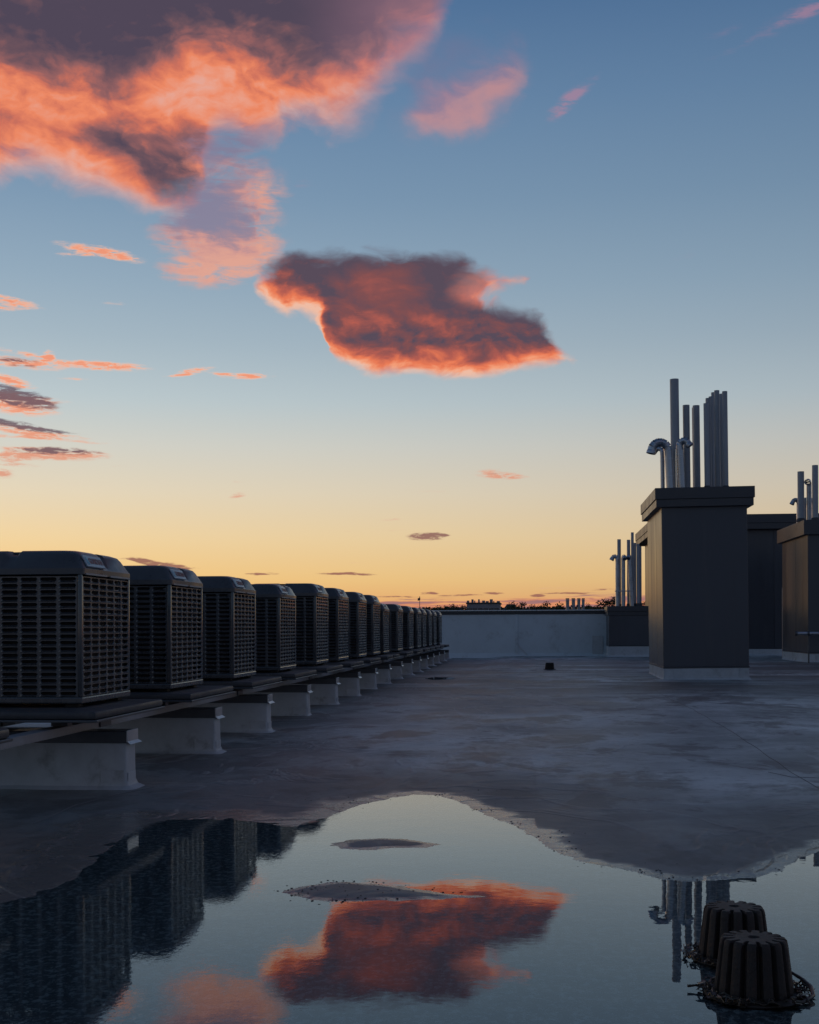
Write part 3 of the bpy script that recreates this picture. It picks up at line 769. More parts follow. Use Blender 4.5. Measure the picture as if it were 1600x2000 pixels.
# blocks (curbs) carrying the rails
bpx = [262, 428, 527, 603, 658, 700, 733, 760, 783, 803, 819, 833, 845, 856, 866, 875]
by = []
for px in bpx:
    zc = F*2.475/(CY*(1046-px)); by.append((zc-2.475*SY)/CY)
print('blocks', [round(v, 2) for v in by])
blab = ['long white wrapped curb under the nearest condenser, lowest left in the photo', 'white wrapped curb under the second condenser', 'white wrapped curb under the third condenser',
    'white wrapped curb under the fourth condenser', 'white wrapped curb under the first tall condenser', 'white wrapped curb under the second tall condenser',
    'white wrapped curb under the third tall condenser', 'white wrapped curb under the last tall condenser', 'white wrapped curb just after the last tall condenser',
    'seventh white wrapped curb from the far end of the row', 'sixth white wrapped curb from the far end of the row', 'fifth white wrapped curb from the far end', 'fourth white wrapped curb from the far end', 'third white wrapped curb from the far end',
    'last but one white wrapped curb at the far end', 'farthest wrapped curb, close to the parapet wall']
def make_curb(h):
    c = empty('equipment_curb')
    x0, x1 = -1.13, 0.0; t = .18
    # wrapped body: profile flares out on the roof, slightly sagging sheets
    bm = bmesh.new(); rows = []
    prof = [(0, h-.06), (0, h*.6), (.002, h*.3), (.004, .05), (.018, .02), (.055, .003), (.09, -.012)]
    def ringp(off, z):
        pts = []
        for (cx_, cy_, a0) in ((x1-.012, -t+.012, -90), (x1-.012, -.012, 0), (x0+.012, -.012, 90), (x0+.012, -t+.012, 180)):
            for k in range(4):
                a = R(a0+30*k); pts.append((cx_+(.012+off)*math.cos(a), cy_+(.012+off)*math.sin(a), z))
        out = []
        n = len(pts)
        for i in range(n):
            p, q = Vector(pts[i]), Vector(pts[(i+1) % n]); m = max(1, int((q-p).length/.09))
            for k in range(m):
                r = p.lerp(q, k/m); r += Vector((0, 1, 0))*.004*mnoise.noise(r*5)*(1 if z < h-.1 else .3); out.append(tuple(r))
        return [bm.verts.new(p) for p in out]
    base_pts = None
    for off, z in prof: rows.append(ringp(off, z))
    n = min(len(r) for r in rows)
    if all(len(r) == n for r in rows):
        for q, s_ in zip(rows, rows[1:]):
            for k in range(n): bm.faces.new((q[k], q[(k+1) % n], s_[(k+1) % n], s_[k]))
    else: print('RING MISMATCH', [len(r) for r in rows])
    mesh_obj('membrane_wrap', bm, M_memb, c, smooth=True)
    bm = bmesh.new(); box(bm, x0-.01, x1+.004, -t-.012, .012, h-.072, h, .004); mesh_obj('cap', bm, M_cap, c)
    bm = bmesh.new(); box(bm, x1+.0045, x1+.012, -t-.014, .014, h-.066, h+.004, .001)
    v = [bm.verts.new(p) for p in ((x1+.012, -t-.014, h-.062), (x1+.012, .014, h-.062), (x1+.034, .022, h-.078), (x1+.034, -t-.022, h-.078))]; bm.faces.new(v)
    mesh_obj('end_flashing', bm, M_bright, c)
    for (a, b, z) in ((-.16, -.012, .115),):
        bm = bmesh.new(); box(bm, a, b, -t-.010, -t-.0055, .012, z, .002); mesh_obj('corner_patch', bm, M_memb, c)
    bm = bmesh.new(); box(bm, .0055, .010, -t*.95, -t*.15, .012, .10, .002); mesh_obj('corner_patch', bm, M_memb, c)
    return c
cproto = {}
for k, y in enumerate(by):
    g0 = float(np.interp(y, [0, 9, 20, 27, 32, 36, 41], [.006, .012, .03, .055, .083, .115, .125]))
    h = .362-g0; key = round(h, 2)
    if key not in cproto: cproto[key] = o = make_curb(.362-g0)
    else: o = copy_tree(cproto[key])
    o.location = (-2.475, y, g0-.004 if key not in () else g0)
    o.location.z = .362-(.362-g0)
    tag(o, blab[k], 'curb', 'white curbs carrying the condenser platform')

# rails: two channels along the row in bolted lengths
def rail(x, y0, y1, lab):
    o = empty('steel_rail', (x, y0, .362)); tag(o, lab, 'steel beam', 'steel rails under the pads')
    n = int((y1-y0)/4)+1; L = (y1-y0)/n
    for k in range(n):
        bm = bmesh.new(); a, b = k*L+.006, (k+1)*L-.006
        box(bm, -.045, .045, a, b, .0015, .007); box(bm, -.045, .045, a, b, .045, .0505); box(bm, .036, .0445, a, b, .0075, .0445)
        mesh_obj('beam_length', bm, M_rail, o)
        bm = bmesh.new(); box(bm, .0465, .056, b-.10, b+.10, .004, .049, .002)
        if k < n-1: mesh_obj('splice_plate', bm, M_cap, o)
    return o
rail(-2.78, 4.2, 37.6, 'long light steel rail along the right edge under the pads')
rail(-3.42, 4.2, 37.6, 'steel rail on the far side under the pads, mostly hidden in shade')
for x0, lab in ((-7.4, 'pale low slab on the roof glimpsed under the nearest pad, left piece'), (-5.36, 'pale low slab on the roof glimpsed under the nearest pad, right piece')):
    bm = bmesh.new(); box(bm, 0, 1.94, 0, .62, .0, .05, .01); o = mesh_obj('walkway_slab', bm, M_slab, None, loc=(x0, 11.95, ground_z(x0+1, 12.2)))
    tag(o, lab, 'slab', 'pale slabs behind the condensers')

# ------------------------------------------------------------------ panelled chases with their flues
def elbow_pts(p0, d, r, a0=0, a1=180, n=7):
    """arc in the plane of z and horizontal direction d, starting vertical at p0"""
    d = Vector(d).normalized(); c = Vector(p0)+d*r; out = []
    for k in range(n+1):
        t = R(a0+(a1-a0)*k/n)
        out.append(c-d*r*math.cos(t)+Vector((0, 0, 1))*r*math.sin(t))
    return out
def flue(parent, x, y, z0, z1, r, m=None, lean=0, n=20):
    bm = bmesh.new(); m = m or M_pvc
    p0, p1 = Vector((x, y, z0)), Vector((x+lean, y, z1))
    ring = tube(bm, [p0, p1], r, n, False)
    # open top with wall thickness
    top = ring[-1]; inn = [bm.verts.new(p1+(v.co-p1)*.86) for v in top]; dn = [bm.verts.new(v.co-Vector((0, 0, .25))) for v in inn]
    for k in range(n):
        bm.faces.new((top[k], top[(k+1) % n], inn[(k+1) % n], inn[k])); bm.faces.new((inn[k], inn[(k+1) % n], dn[(k+1) % n], dn[k]))
    o = mesh_obj('flue_pipe', bm, m, parent, smooth=True)
    bm = bmesh.new(); tube(bm, [p0, p0+Vector((0, 0, .05)), p0+Vector((0, 0, .09))], r, 16, False, rs=[r*1.5, r*1.35, r*1.06]); mesh_obj('boot', bm, M_pad, o, smooth=True)
    return o
def goose(parent, x, y, z0, z1, r, d, R_, a1=180, lean=0, n=16, tail=.06, gores=6):
    """galvanised goose-neck: seamed pipe, gored elbow with raised bands, open mouth"""
    bm = bmesh.new(); p0, p1 = Vector((x, y, z0)), Vector((x+lean, y, z1))
    tube(bm, [p0, p1], r, n, False); o = mesh_obj('duct_pipe', bm, M_duct, parent, smooth=True)
    pts = elbow_pts(p1, d, R_, 0, a1, gores)
    bm = bmesh.new()
    for a, b in zip(pts, pts[1:]):
        ax = (b-a).normalized()
        tube(bm, [a-ax*.004, a+ax*.010, b-ax*.010, b+ax*.004], r, n, False, rs=[r*1.035, r*1.0, r*.995, r*1.035])
    mesh_obj('elbow', bm, M_duct, o)
    t = (pts[-1]-pts[-2]).normalized() if a1 != 180 else Vector((0, 0, -1))
    e = pts[-1]
    bm = bmesh.new(); rg = tube(bm, [e, e+t*tail*.4, e+t*tail], r*1.1, n, False, rs=[r*1.02, r*1.12, r*1.12])
    inn = [bm.verts.new((e+t*tail)+(v.co-(e+t*tail))*.9) for v in rg[-1]]; dn = [bm.verts.new(v.co-t*tail*1.5) for v in inn]
    for k in range(n):
        bm.faces.new((rg[-1][k], rg[-1][(k+1) % n], inn[(k+1) % n], inn[k])); bm.faces.new((inn[k], inn[(k+1) % n], dn[(k+1) % n], dn[k]))
    mesh_obj('mouth', bm, M_duct, o)
    for zz in (z0+.35*(z1-z0), z0+.78*(z1-z0)):
        bm = bmesh.new(); f_ = (zz-z0)/(z1-z0); tube(bm, [(x+lean*f_, y, zz), (x+lean*f_, y, zz+.025)], r*1.05, n, False); mesh_obj('band', bm, M_duct, o)
    return o
def chase(name, lab, cat, loc, w, d, z_base, z_cap, z_top, curb_h, ov=.11, tiers=2, left_split=(.45,), front_split=(), lean=0.0):
    """origin at the front left corner on the roof; x to the right, y back"""
    o = empty(name, loc, (0, lean, 0)); tag(o, lab, cat)
    bm = bmesh.new(); box(bm, .012, w-.012, .012, d-.012, 0.0, z_cap-.02); mesh_obj('core', bm, M_fasc, o)
    # panels: front, left, right, back
    def strip(fr, to, splits, side):
        edges = [0]+list(splits)+[1]
        for a, b in zip(edges, edges[1:]):
            bm = bmesh.new(); L = w if side in 'fb' else d
            a_, b_ = a*L+(.004 if a > 0 else .0), b*L-(.004 if b < 1 else .0)
            if side == 'f': box(bm, a_, b_, -.006, .010, curb_h, z_cap, .003)
            if side == 'b': box(bm, a_, b_, d-.010, d+.006, curb_h, z_cap, .003)
            if side == 'l': box(bm, -.006, .010, a_+.0105, b_-.0105 if b == 1 else b_, curb_h, z_cap, .003)
            if side == 'r': box(bm, w-.010, w+.006, a_+.0105, b_-.0105 if b == 1 else b_, curb_h, z_cap, .003)
            mesh_obj('wall_panel', bm, M_panel, o)
    strip(0, 0, front_split, 'f'); strip(0, 0, front_split, 'b'); strip(0, 0, left_split, 'l'); strip(0, 0, left_split, 'r')
    bm = bmesh.new(); box(bm, -.012, w+.012, -.012, d+.012, curb_h-.03, curb_h-.002, .003); mesh_obj('drip_edge', bm, M_panel2, o)
    # white base curb with flared foot
    bm = bmesh.new(); rr = []
    for off, z in ((.002, curb_h-.031), (.004, curb_h*.5), (.006, .05), (.03, .015), (.075, -.015)):
        rr.append([bm.verts.new(p) for p in ((-off, -off, z), (w*.33, -off-.003, z), (w*.66, -off, z), (w+off, -off, z), (w+off, d+off, z), (-off, d+off, z), (-off-.003, d*.5, z))])
    for q, s_ in zip(rr, rr[1:]):
        for k in range(7): bm.faces.new((q[k], q[(k+1) % 7], s_[(k+1) % 7], s_[k]))
    mesh_obj('base_curb', bm, M_memb, o)
    for (px0, px1) in ((.02, .16), (w-.16, w-.02)):
        bm = bmesh.new(); box(bm, px0, px1, -.018, -.009, .03, min(.20, curb_h-.05), .003); mesh_obj('corner_patch', bm, M_memb, o)
    th = z_top-z_cap
    if tiers == 2:
        bm = bmesh.new(); box(bm, -ov+.02, w+ov-.02, -ov+.02, d+ov-.02, z_cap, z_cap+th*.40, .004); mesh_obj('lower_fascia', bm, M_panel2, o)
        bm = bmesh.new(); box(bm, -ov, w+ov, -ov, d+ov, z_cap+th*.40+.002, z_top, .005); mesh_obj('cap', bm, M_panel2, o)
    else:
        bm = bmesh.new(); box(bm, -ov, w+ov, -ov, d+ov, z_cap, z_top, .005); mesh_obj('cap', bm, M_panel2, o)
    return o

# main tower --------------------------------------------------------
zt = 22.65
pL = at(1297, zt, h=0); pR = at(1463, zt-.14, h=0)
TW = pR.x-pL.x; g0 = gh(pL.y)
top = EYE+(HOR-955)/F*(zt-.1)-g0
print('tower', pL, TW, top)
T1 = chase('vent_tower', 'tall dark panelled vent tower on white base, flue pipes on its two-tier cap', 'vent tower', (pL.x, pL.y, g0), TW, 2.9, 0, top-.335, top, .245, ov=.125, left_split=(.38, .72), lean=R(-.55))
def loc_of(T, px, dy, py=None):
    """local x of picture column px at local depth dy; and local z for a picture row"""
    Y = T.location.y+dy
    # solve along ray: X = Y * tan(atan((px-800)/F)-YAW)
    th = math.atan((px-800)/F)-YAW
    X = Y*math.tan(th); zc = -X*SY+Y*CY
    z = None if py is None else EYE-(py-HOR)/F*zc-T.location.z
    return X-T.location.x, z
lt = .55*math.pi/180
def on(T, px, dy, py, r_px, base, lean_comp=True, **kw):
    x, z = loc_of(T, px, dy, py); zc = (T.location.y+dy)*CY
    xx = x + (z*lt if lean_comp else 0)
    return xx, z, r_px/F*zc
def add_flue(T, px, py, wpx, dy, zbase, lc=True):
    x, z, r = on(T, px, dy, py, wpx/2, zbase, lc); return flue(T, x, dy, zbase, z, r)
for px, py, wpx, dy in ((1319, 743, 17, .75), (1342, 794, 13.2, .9), (1358, 799, 9.5, 1.35), (1361.5, 795, 13.2, 1.1),
        (1381, 791, 10, .55), (1385, 781, 10, .85), (1391, 778, 10, 1.15), (1396, 770, 10, 1.45), (1402, 766, 10, .75), (1411, 773, 10, 1.25), (1417.5, 768, 10, .6)):
    add_flue(T1, px, py, wpx, dy, top+.001)
x, z, r = on(T1, 1310, .40, 882, 8.2, top); xl, _ = loc_of(T1, 1277, .40, 885)
goose(T1, x-.0, .40, top, z, r, (-1, -.12, 0), (x-z*lt-xl)/2, lean=-.03, gores=7, a1=178)
x, z, r = on(T1, 1295, .9, 885, 4.2, top)
goose(T1, x, .9, top, z, r, (-1, .6, 0), .07, a1=150, lean=0, gores=4)
x, z, r = on(T1, 1329, .35, 872, 6.6, top); xl, _ = loc_of(T1, 1345, .35, 872)
goose(T1, x+.03, .35, top, z, r, (1, -.35, 0), .078, a1=165, lean=-.03, gores=5)
x, z, r = on(T1, 1325, .62, 880, 4.5, top)
goose(T1, x, .62, top, z, r, (.6, 1, 0), .06, a1=140, gores=4)

# long penthouse wall behind, seen either side of the tower ------------------
zb = 40.4
cL = at(1318, 41.0, h=0); g0 = .11
tp = EYE+(HOR-1014)/F*zb-g0
P1 = chase('stair_penthouse', 'broad dark panelled penthouse standing behind the tall vent tower', 'rooftop building', (3.98, 40.2, g0), 5.3, 7.4, 0, tp-.45, tp, .22, ov=.33, left_split=(.3, .62), front_split=(.3, .62))

# low chase beside the parapet
cl = at(1187.5, 38.6, h=0); g0 = gh(38)
tp2 = EYE+(HOR-1186)/F*38.4-g0
print('low chase', cl, tp2)
T2 = chase('low_vent_chase', 'low dark vent chase beside the parapet end with a cluster of flues', 'vent tower', (cl.x, 38.3, g0), 1.62, 1.5, 0, tp2-.27, tp2, .33, ov=.06, left_split=(), lean=0)
for px, py, wpx, dy in ((1210, 1055, 7, .9), (1228.5, 1056, 6.6, .8), (1236, 1041.5, 5.6, .55), (1241, 1062, 5, .7), (1247, 1064, 6, .5), (1251.5, 1069, 4.5, .75)):
    add_flue(T2, px, py, wpx, dy, tp2+.001, False)
for px, py, wpx, dy, dr, R_, a1, ln in ((1206.5, 1093, 8.0, .4, (-1, 0, 0), .075, 170, 0), (1218, 1093, 8.0, .4, (.3, -1, 0), .06, 150, 0), (1230, 1092, 8, .4, (-.3, -1, 0), .055, 150, -.08)):
    x, z, r = on(T2, px+(5 if ln else 0), .4, py, wpx/2, 0, False); goose(T2, x, dy, tp2, z, r, dr, R_, a1=a1, lean=ln, gores=5)
x0, z0 = loc_of(T2, 1202, .33, 1156); x1, _ = loc_of(T2, 1237, .33, 1156)
bm = bmesh.new(); box(bm, x0, x1, .325, .335, z0-.015, z0+.015); box(bm, x0, x1, .465, .475, z0-.015, z0+.015); mesh_obj('strap', bm, M_duct, T2)

# right hand tower ------------------------------------------------------
zr = 31.6
pL = at(1579, zr, h=0); g0 = gh(pL.y)-.0
tp3 = EYE+(HOR-1019)/F*zr-g0
T3 = chase('vent_tower', 'shorter dark vent tower cut by the right edge of the photo', 'vent tower', (pL.x, pL.y, g0), 1.9, 3.3, 0, tp3-.36, tp3, .26, ov=.12, left_split=(.45,), tiers=1)
for px, py, wpx, dy in ((1565.5, 924, 12.5, .5), (1593.5, 911.7, 11.5, .35), (1575, 975, 6, .9)):
    add_flue(T3, px, py, wpx, dy, tp3+.001, False)
x, z, r = on(T3, 1583, .5, 950, 4.0, 0, False); goose(T3, x, .6, tp3, z, r*1.25, (-.45, -1, 0), .09, a1=120, gores=5)
x, z, r = on(T3, 1561, .9, 985, 4.0, 0, False); goose(T3, x, .9, tp3, z, r, (-1, -.1, 0), .075, a1=170, gores=5)
x, z, r = on(T3, 1589, .8, 985, 4.0, 0, False); goose(T3, x, .7, tp3, z, r, (-1, -.3, 0), .06, a1=165, gores=5)
# gas pipe on stand-offs in front of it
gp = empty('gas_pipe', tuple(at(1553, 31.0, 1240))); tag(gp, 'thin horizontal pipe with couplings crossing in front of the right hand tower', 'pipe')
bm = bmesh.new(); tube(bm, [(0, 0, 0), (2.6, 0, 0)], .042, 12); mesh_obj('pipe_run', bm, M_duct, gp, smooth=True)
for xx in (.0, .29, 1.5):
    bm = bmesh.new(); tube(bm, [(xx, 0, 0), (xx+.05, 0, 0)], .06, 12); mesh_obj('coupling', bm, M_cap, gp)
for xx in (.33, 2.2):
    bm = bmesh.new(); tube(bm, [(xx, .04, -.04), (xx, .04, -.76)], .02, 8); mesh_obj('support_leg', bm, M_cap, gp)
# conduit against the penthouse wall left of that tower
cd = at(1528.5, 35.5, h=0)
bm = bmesh.new(); box(bm, 0, .06, 0, .05, 0, 1.95, .008); o = mesh_obj('wall_conduit', bm, M_rail, None, loc=(cd.x, cd.y, gh(cd.y)))
tag(o, 'thin grey conduit standing between penthouse and right hand tower', 'conduit')

# ------------------------------------------------------------------ roof drains
def make_drain(sc=1.0):
    d = empty('roof_drain'); n = 14
    def prof(z, rb, rt, depth, N=n):
        out = []
        for k in range(N):
            for f_, rr in ((-.46, 1-depth), (-.30, 1-depth*.12), (-.14, 1.0), (.14, 1.0), (.30, 1-depth*.12), (.46, 1-depth)):
                a = 2*math.pi*(k+f_)/N; r = (rb+(rt-rb)*z/.155)*rr
                out.append((r*math.cos(a), r*math.sin(a), z))
        return out
    bm = bmesh.new(); rows = []
    for z, dep, s_ in ((.0, .22, 1.0), (.02, .22, 1), (.05, .22, 1), (.09, .22, 1), (.135, .22, 1.0), (.149, .20, .985), (.155, .20, .93)):
        rows.append([bm.verts.new((x*s_, y*s_, zz)) for x, y, zz in prof(z, .106, .087, dep)])
    N = len(rows[0])
    for q, s_ in zip(rows, rows[1:]):
        for k in range(N): bm.faces.new((q[k], q[(k+1) % N], s_[(k+1) % N], s_[k]))
    # star-shaped top: slots cut between ribs run inwards on the top face
    inner = []
    for i, v in enumerate(rows[-1]):
        a = math.atan2(v.co.y, v.co.x); inn = .058 if (i % 6) in (0, 5) else (.062 if i % 6 in (1, 4) else .066)
        low = .139 if (i % 6) in (0, 5) else .155
        inner.append(bm.verts.new((inn*math.cos(a), inn*math.sin(a), low)))
        if (i % 6) in (0, 5): v.co.z = .139
    for k in range(N): bm.faces.new((rows[-1][k], rows[-1][(k+1) % N], inner[(k+1) % N], inner[k]))
    ce = [bm.verts.new((.052*math.cos(math.atan2(v.co.y, v.co.x)), .052*math.sin(math.atan2(v.co.y, v.co.x)), .1552)) for v in inner]
    for k in range(N): bm.faces.new((inner[k], inner[(k+1) % N], ce[(k+1) % N], ce[k]))
    c1 = [bm.verts.new((v.co.x*.32, v.co.y*.32, .1555)) for v in ce]; c2 = [bm.verts.new((v.co.x*.22, v.co.y*.22, .149)) for v in ce]
    for k in range(N):
        bm.faces.new((ce[k], ce[(k+1) % N], c1[(k+1) % N], c1[k])); bm.faces.new((c1[k], c1[(k+1) % N], c2[(k+1) % N], c2[k]))
    bm.faces.new(c2)
    mesh_obj('strainer_dome', bm, M_iron, d, smooth=True)
    bm = bmesh.new(); rg = []
    for r, z in ((.098, .010), (.118, .012), (.130, .007), (.134, -.004), (.134, -.02)):
        rg.append([bm.verts.new((r*math.cos(t), r*math.sin(t), z)) for t in [2*math.pi*k/36 for k in range(36)]])
    for q, s_ in zip(rg, rg[1:]):
        for k in range(36): bm.faces.new((q[k], q[(k+1) % 36], s_[(k+1) % 36], s_[k]))
    mesh_obj('clamping_ring', bm, M_iron, d, smooth=True)
    for k in range(4):
        t = math.pi/4+k*math.pi/2; bm = bmesh.new()
        bmesh.ops.create_cone(bm, cap_ends=True, segments=6, radius1=.010, radius2=.009, depth=.012, matrix=Matrix.Translation((.122*math.cos(t), .122*math.sin(t), .015)))
        mesh_obj('bolt', bm, M_iron, d)
    return d
dr1 = make_drain()
P_1 = at(1470, 3.42, h=0); P_2 = at(1432, 3.80, h=0)
dr1.location = (P_1.x, P_1.y, -.004); tag(dr1, 'rusty ribbed roof drain dome nearest the camera, standing in the puddle', 'roof drain', 'ribbed roof drain domes')
dr2 = copy_tree(dr1); dr2.location = (P_2.x, P_2.y, -.004); dr2.rotation_euler.z = .2
tag(dr2, 'ribbed drain dome just behind the nearest one, partly hidden by it', 'roof drain', 'ribbed roof drain domes')
dr3 = copy_tree(dr1); P_3 = floor_pt(1073.5, 1311, .05); dr3.location = (P_3.x, P_3.y, ground_z(P_3.x, P_3.y)-.003); dr3.rotation_euler.z = .7
tag(dr3, 'small far drain dome alone on the open roof before the parapet', 'roof drain', 'ribbed roof drain domes')

# wet twigs, leaves and a curled strap caught round the drains
rnd = random.Random(5)
def litter(cx_, cy_, n, r0, r1, name='leaf_litter'):
    bm = bmesh.new()
    for k in range(n):
        a = rnd.uniform(0, 2*math.pi); r = rnd.uniform(r0, r1); x, y = cx_+r*math.cos(a), cy_+r*math.sin(a)
        if rnd.random() < .55:
            L = rnd.uniform(.012, .05); b = a+math.pi/2+rnd.gauss(0, .5); cv = rnd.uniform(-.3, .3)
            pts = [Vector((x+L*(t-.5)*math.cos(b+cv*t), y+L*(t-.5)*math.sin(b+cv*t), .004+.012*rnd.random()+.008*math.sin(t*3))) for t in (0, .33, .66, 1)]
            tube(bm, pts, rnd.uniform(.0012, .003), 5)
        else:
            s_ = rnd.uniform(.010, .026); b = rnd.uniform(0, 6.28); z = rnd.uniform(.002, .016); tl = rnd.uniform(-.4, .4)
            pr = [(-1, 0), (-.4, .42), (.4, .38), (1, 0), (.4, -.38), (-.4, -.42)]
            bm.faces.new([bm.verts.new((x+s_*(p*math.cos(b)-q*math.sin(b)), y+s_*(p*math.sin(b)+q*math.cos(b)), z+s_*q*tl+s_*.3*abs(p)*rnd.random())) for p, q in pr])
    return tag(mesh_obj(name, bm, M_leaf), 'wet twigs and leaves caught round the two drains in the puddle', 'leaf litter', kind='stuff')
litter(P_1.x, P_1.y, 170, .108, .148)
litter(P_2.x, P_2.y, 130, .105, .150)
bm = bmesh.new()
pts = [Vector((P_1.x+r*math.cos(t), P_1.y+r*math.sin(t), z)) for t, r, z in ((-1.1, .125, .004), (-.7, .145, .007), (-.3, .152, .012), (.05, .150, .020), (.35, .142, .030), (.6, .130, .042))]
tube(bm, pts, .005, 8, rs=[.0045, .005, .0055, .0055, .005, .0035])
tag(mesh_obj('curled_twig', bm, M_leaf, smooth=True), 'dark curled twig bending round the right side of the nearest drain', 'twig')
bm = bmesh.new()
pts = [Vector((P_1.x+a, P_1.y+b, z)) for a, b, z in ((-.115, .02, .016), (-.135, .022, .015), (-.155, .022, .012), (-.172, .020, .011))]
tube(bm, pts, .003, 7, rs=[.002, .0028, .003, .0042])
tag(mesh_obj('twig', bm, M_leaf, smooth=True), 'short twig poking left out of the litter round the nearest drain', 'twig')

# a curled dry leaf at the puddle's far left shore
lp = floor_pt(612, 1609); bm = bmesh.new()
pr = [(-1, 0, .2), (-.4, .42, .5), (.4, .38, .3), (1, 0, .6), (.4, -.38, .1), (-.4, -.42, .2)]
bm.faces.new([bm.verts.new((lp.x+.035*p, lp.y+.05*q, .003+.02*z)) for p, q, z in pr])
tag(mesh_obj('dry_leaf', bm, M_leaf), 'single dark leaf lying on the far left shore of the puddle', 'leaf')

# pebbles and grit crumbs along the shore
bm = bmesh.new(); rnd = random.Random(9)
shore_px = [(700, 1573), (760, 1559), (850, 1553), (920, 1582), (1000, 1614), (1080, 1664), (1180, 1695), (1290, 1720), (1400, 1722), (1520, 1702), (600, 1740), (700, 1726), (840, 1740), (560, 1745), (680, 1758), (1040, 1636), (1240, 1707)]
for k in range(420):
    a = rnd.choice(shore_px); p = floor_pt(a[0]+rnd.gauss(0, 55), a[1]+rnd.gauss(0, 5)); s_ = rnd.choice((.0012, .0016, .002, .0025, .004))
    z = ground_z(p.x, p.y)
    if z < -.004: continue
    M_ = Matrix.Translation((p.x, p.y, z+s_*.2)) @ Matrix.Rotation(rnd.uniform(0, 6), 4, 'Z') @ Matrix.Diagonal((1.5, 1, .6, 1))
    bmesh.ops.create_icosphere(bm, subdivisions=1, radius=s_, matrix=M_)
tag(mesh_obj('grit', bm, M_iron), 'dark grit crumbs strewn along the puddle shore', 'grit', kind='stuff')

# ------------------------------------------------------------------ beyond the roof: trees, houses, stacks, flag
GZ = -16.0
def tree(px, py, wpx, zc, lab, seed, grp='trees on the skyline', round_=1.0):
    p = at(px, zc, h=0); topz = EYE-(py-HOR)/F*zc; wr_ = wpx/2/F*zc; Ht = topz-GZ
    topz += 2.2/F*zc; wr_ *= 1.55; Ht = topz-GZ
    t = empty('tree', (p.x, p.y, GZ)); tag(t, lab, 'tree', grp); rn = random.Random(seed)
    bm = bmesh.new(); ch = min(Ht*.62, wr_*2.6); zc0 = Ht-ch
    tube(bm, [(0, 0, 0), (rn.uniform(-.2, .2), 0, zc0*.6), (rn.uniform(-.4, .4), 0, zc0+ch*.6)], .3, 7, rs=[.34, .26, .08])
    for k in range(7):
        a = rn.uniform(0, 6.28); z0 = zc0+ch*rn.uniform(-.05, .45); L = wr_*rn.uniform(.5, .85)
        tube(bm, [(0, 0, z0), (L*.5*math.cos(a), L*.5*math.sin(a), z0+ch*.12), (L*math.cos(a), L*math.sin(a), z0+ch*.30)], .1, 5, rs=[.12, .07, .03])
    mesh_obj('trunk', bm, M_bark, t)
    cl = []
    for k in range(rn.randint(13, 18)):
        a = rn.uniform(0, 6.28); u = rn.random(); z = Ht-ch*(.06+.9*u); rad = wr_*(math.sin(math.pi*min(1, .16+.84*(.15+.8*u)))**.6)*rn.uniform(.25, .82)
        cl.append((Vector((rad*math.cos(a), rad*math.sin(a), z)), wr_*rn.uniform(.24, .42)))
    cl.append((Vector((0, 0, Ht-wr_*.3)), wr_*.32))
    V, Fc = [], []
    for c, r in cl:
        for k in range(120):
            d = Vector((rn.gauss(0, 1), rn.gauss(0, 1), rn.gauss(0, .8))).normalized()*r*rn.uniform(.25, 1.15)
            q = c+d; s_ = wr_*rn.uniform(.035, .08); n1 = Vector((rn.gauss(0, 1), rn.gauss(0, 1), rn.gauss(0, 1))).normalized(); n2 = n1.orthogonal().normalized(); n3 = n1.cross(n2)
            b = len(V); V += [q+n2*s_, q+n3*s_*.7, q-n2*s_, q-n3*s_*.7]; Fc.append((b, b+1, b+2, b+3))
    me = bpy.data.meshes.new('crown'); me.from_pydata([tuple(v) for v in V], [], Fc); me.materials.append(M_fol)
    o = link(bpy.data.objects.new('crown', me)); o.parent = t
    return t
for i, a in enumerate([(872, 1184, 26, 230, 'small round tree just right of the condenser row end'),
    (884, 1182, 26, 236, 'dark tree left of the flat roofed block, highest of its pair'),
    (903, 1184, 20, 240, 'low tree touching the left wall of the flat roofed block'),
    (1003, 1179.5, 36, 250, 'broad tree standing before the gabled roof'),
    (1022, 1177.5, 28, 255, 'tallest tree right of the gabled roof'),
    (1040, 1184, 28, 250, 'low tree sloping down right of the gabled roof'),
    (1068, 1178, 30, 240, 'dense tree alone midway between gabled roof and white stacks'),
    (1090, 1184, 34, 245, 'low tree just left of the white stacks'),
    (1150, 1184, 26, 240, 'low tree just right of the white stacks'),
    (1166, 1185, 22, 250, 'smallest tree between the white stacks and the tallest tree'),
    (1186, 1172, 36, 170, 'open crowned tree above the right end of the parapet'),
    (1204, 1176, 30, 172, 'leafy tree behind the low vent chase flues'),
    (1256, 1179, 22, 200, 'tree glimpsed between flues and penthouse wall')]):
    tree(*a, seed=40+i)

rn = random.Random(77); V, Fc = [], []
for k in range(26000):
    px = rn.uniform(150, 1800); zc = rn.uniform(380, 420); c = at(px, zc, h=0)
    prof = 1187.5-2.2*mnoise.noise(Vector((px*.035, 1, 0)))-1.6*mnoise.noise(Vector((px*.13, 4, 0)))
    zt_ = EYE-(prof-HOR)/F*zc; z = max(GZ, zt_-abs(rn.gauss(0, 1))*(1.6 if k % 2 else 12)); s_ = rn.uniform(.25, .7) if k % 2 else rn.uniform(.7, 1.6)
    if not k % 2: z = max(GZ, min(z, zt_-1.6))
    n1 = Vector((rn.gauss(0, 1), rn.gauss(0, 1), rn.gauss(0, 1))).normalized(); n2 = n1.orthogonal().normalized(); n3 = n1.cross(n2); q = Vector((c.x, c.y, z)); b = len(V)
    V += [q+n2*s_, q+n3*s_*.7, q-n2*s_, q-n3*s_*.7]; Fc.append((b, b+1, b+2, b+3))
me = bpy.data.meshes.new('distant_woods'); me.from_pydata([tuple(v) for v in V], [], Fc); me.materials.append(M_fol)
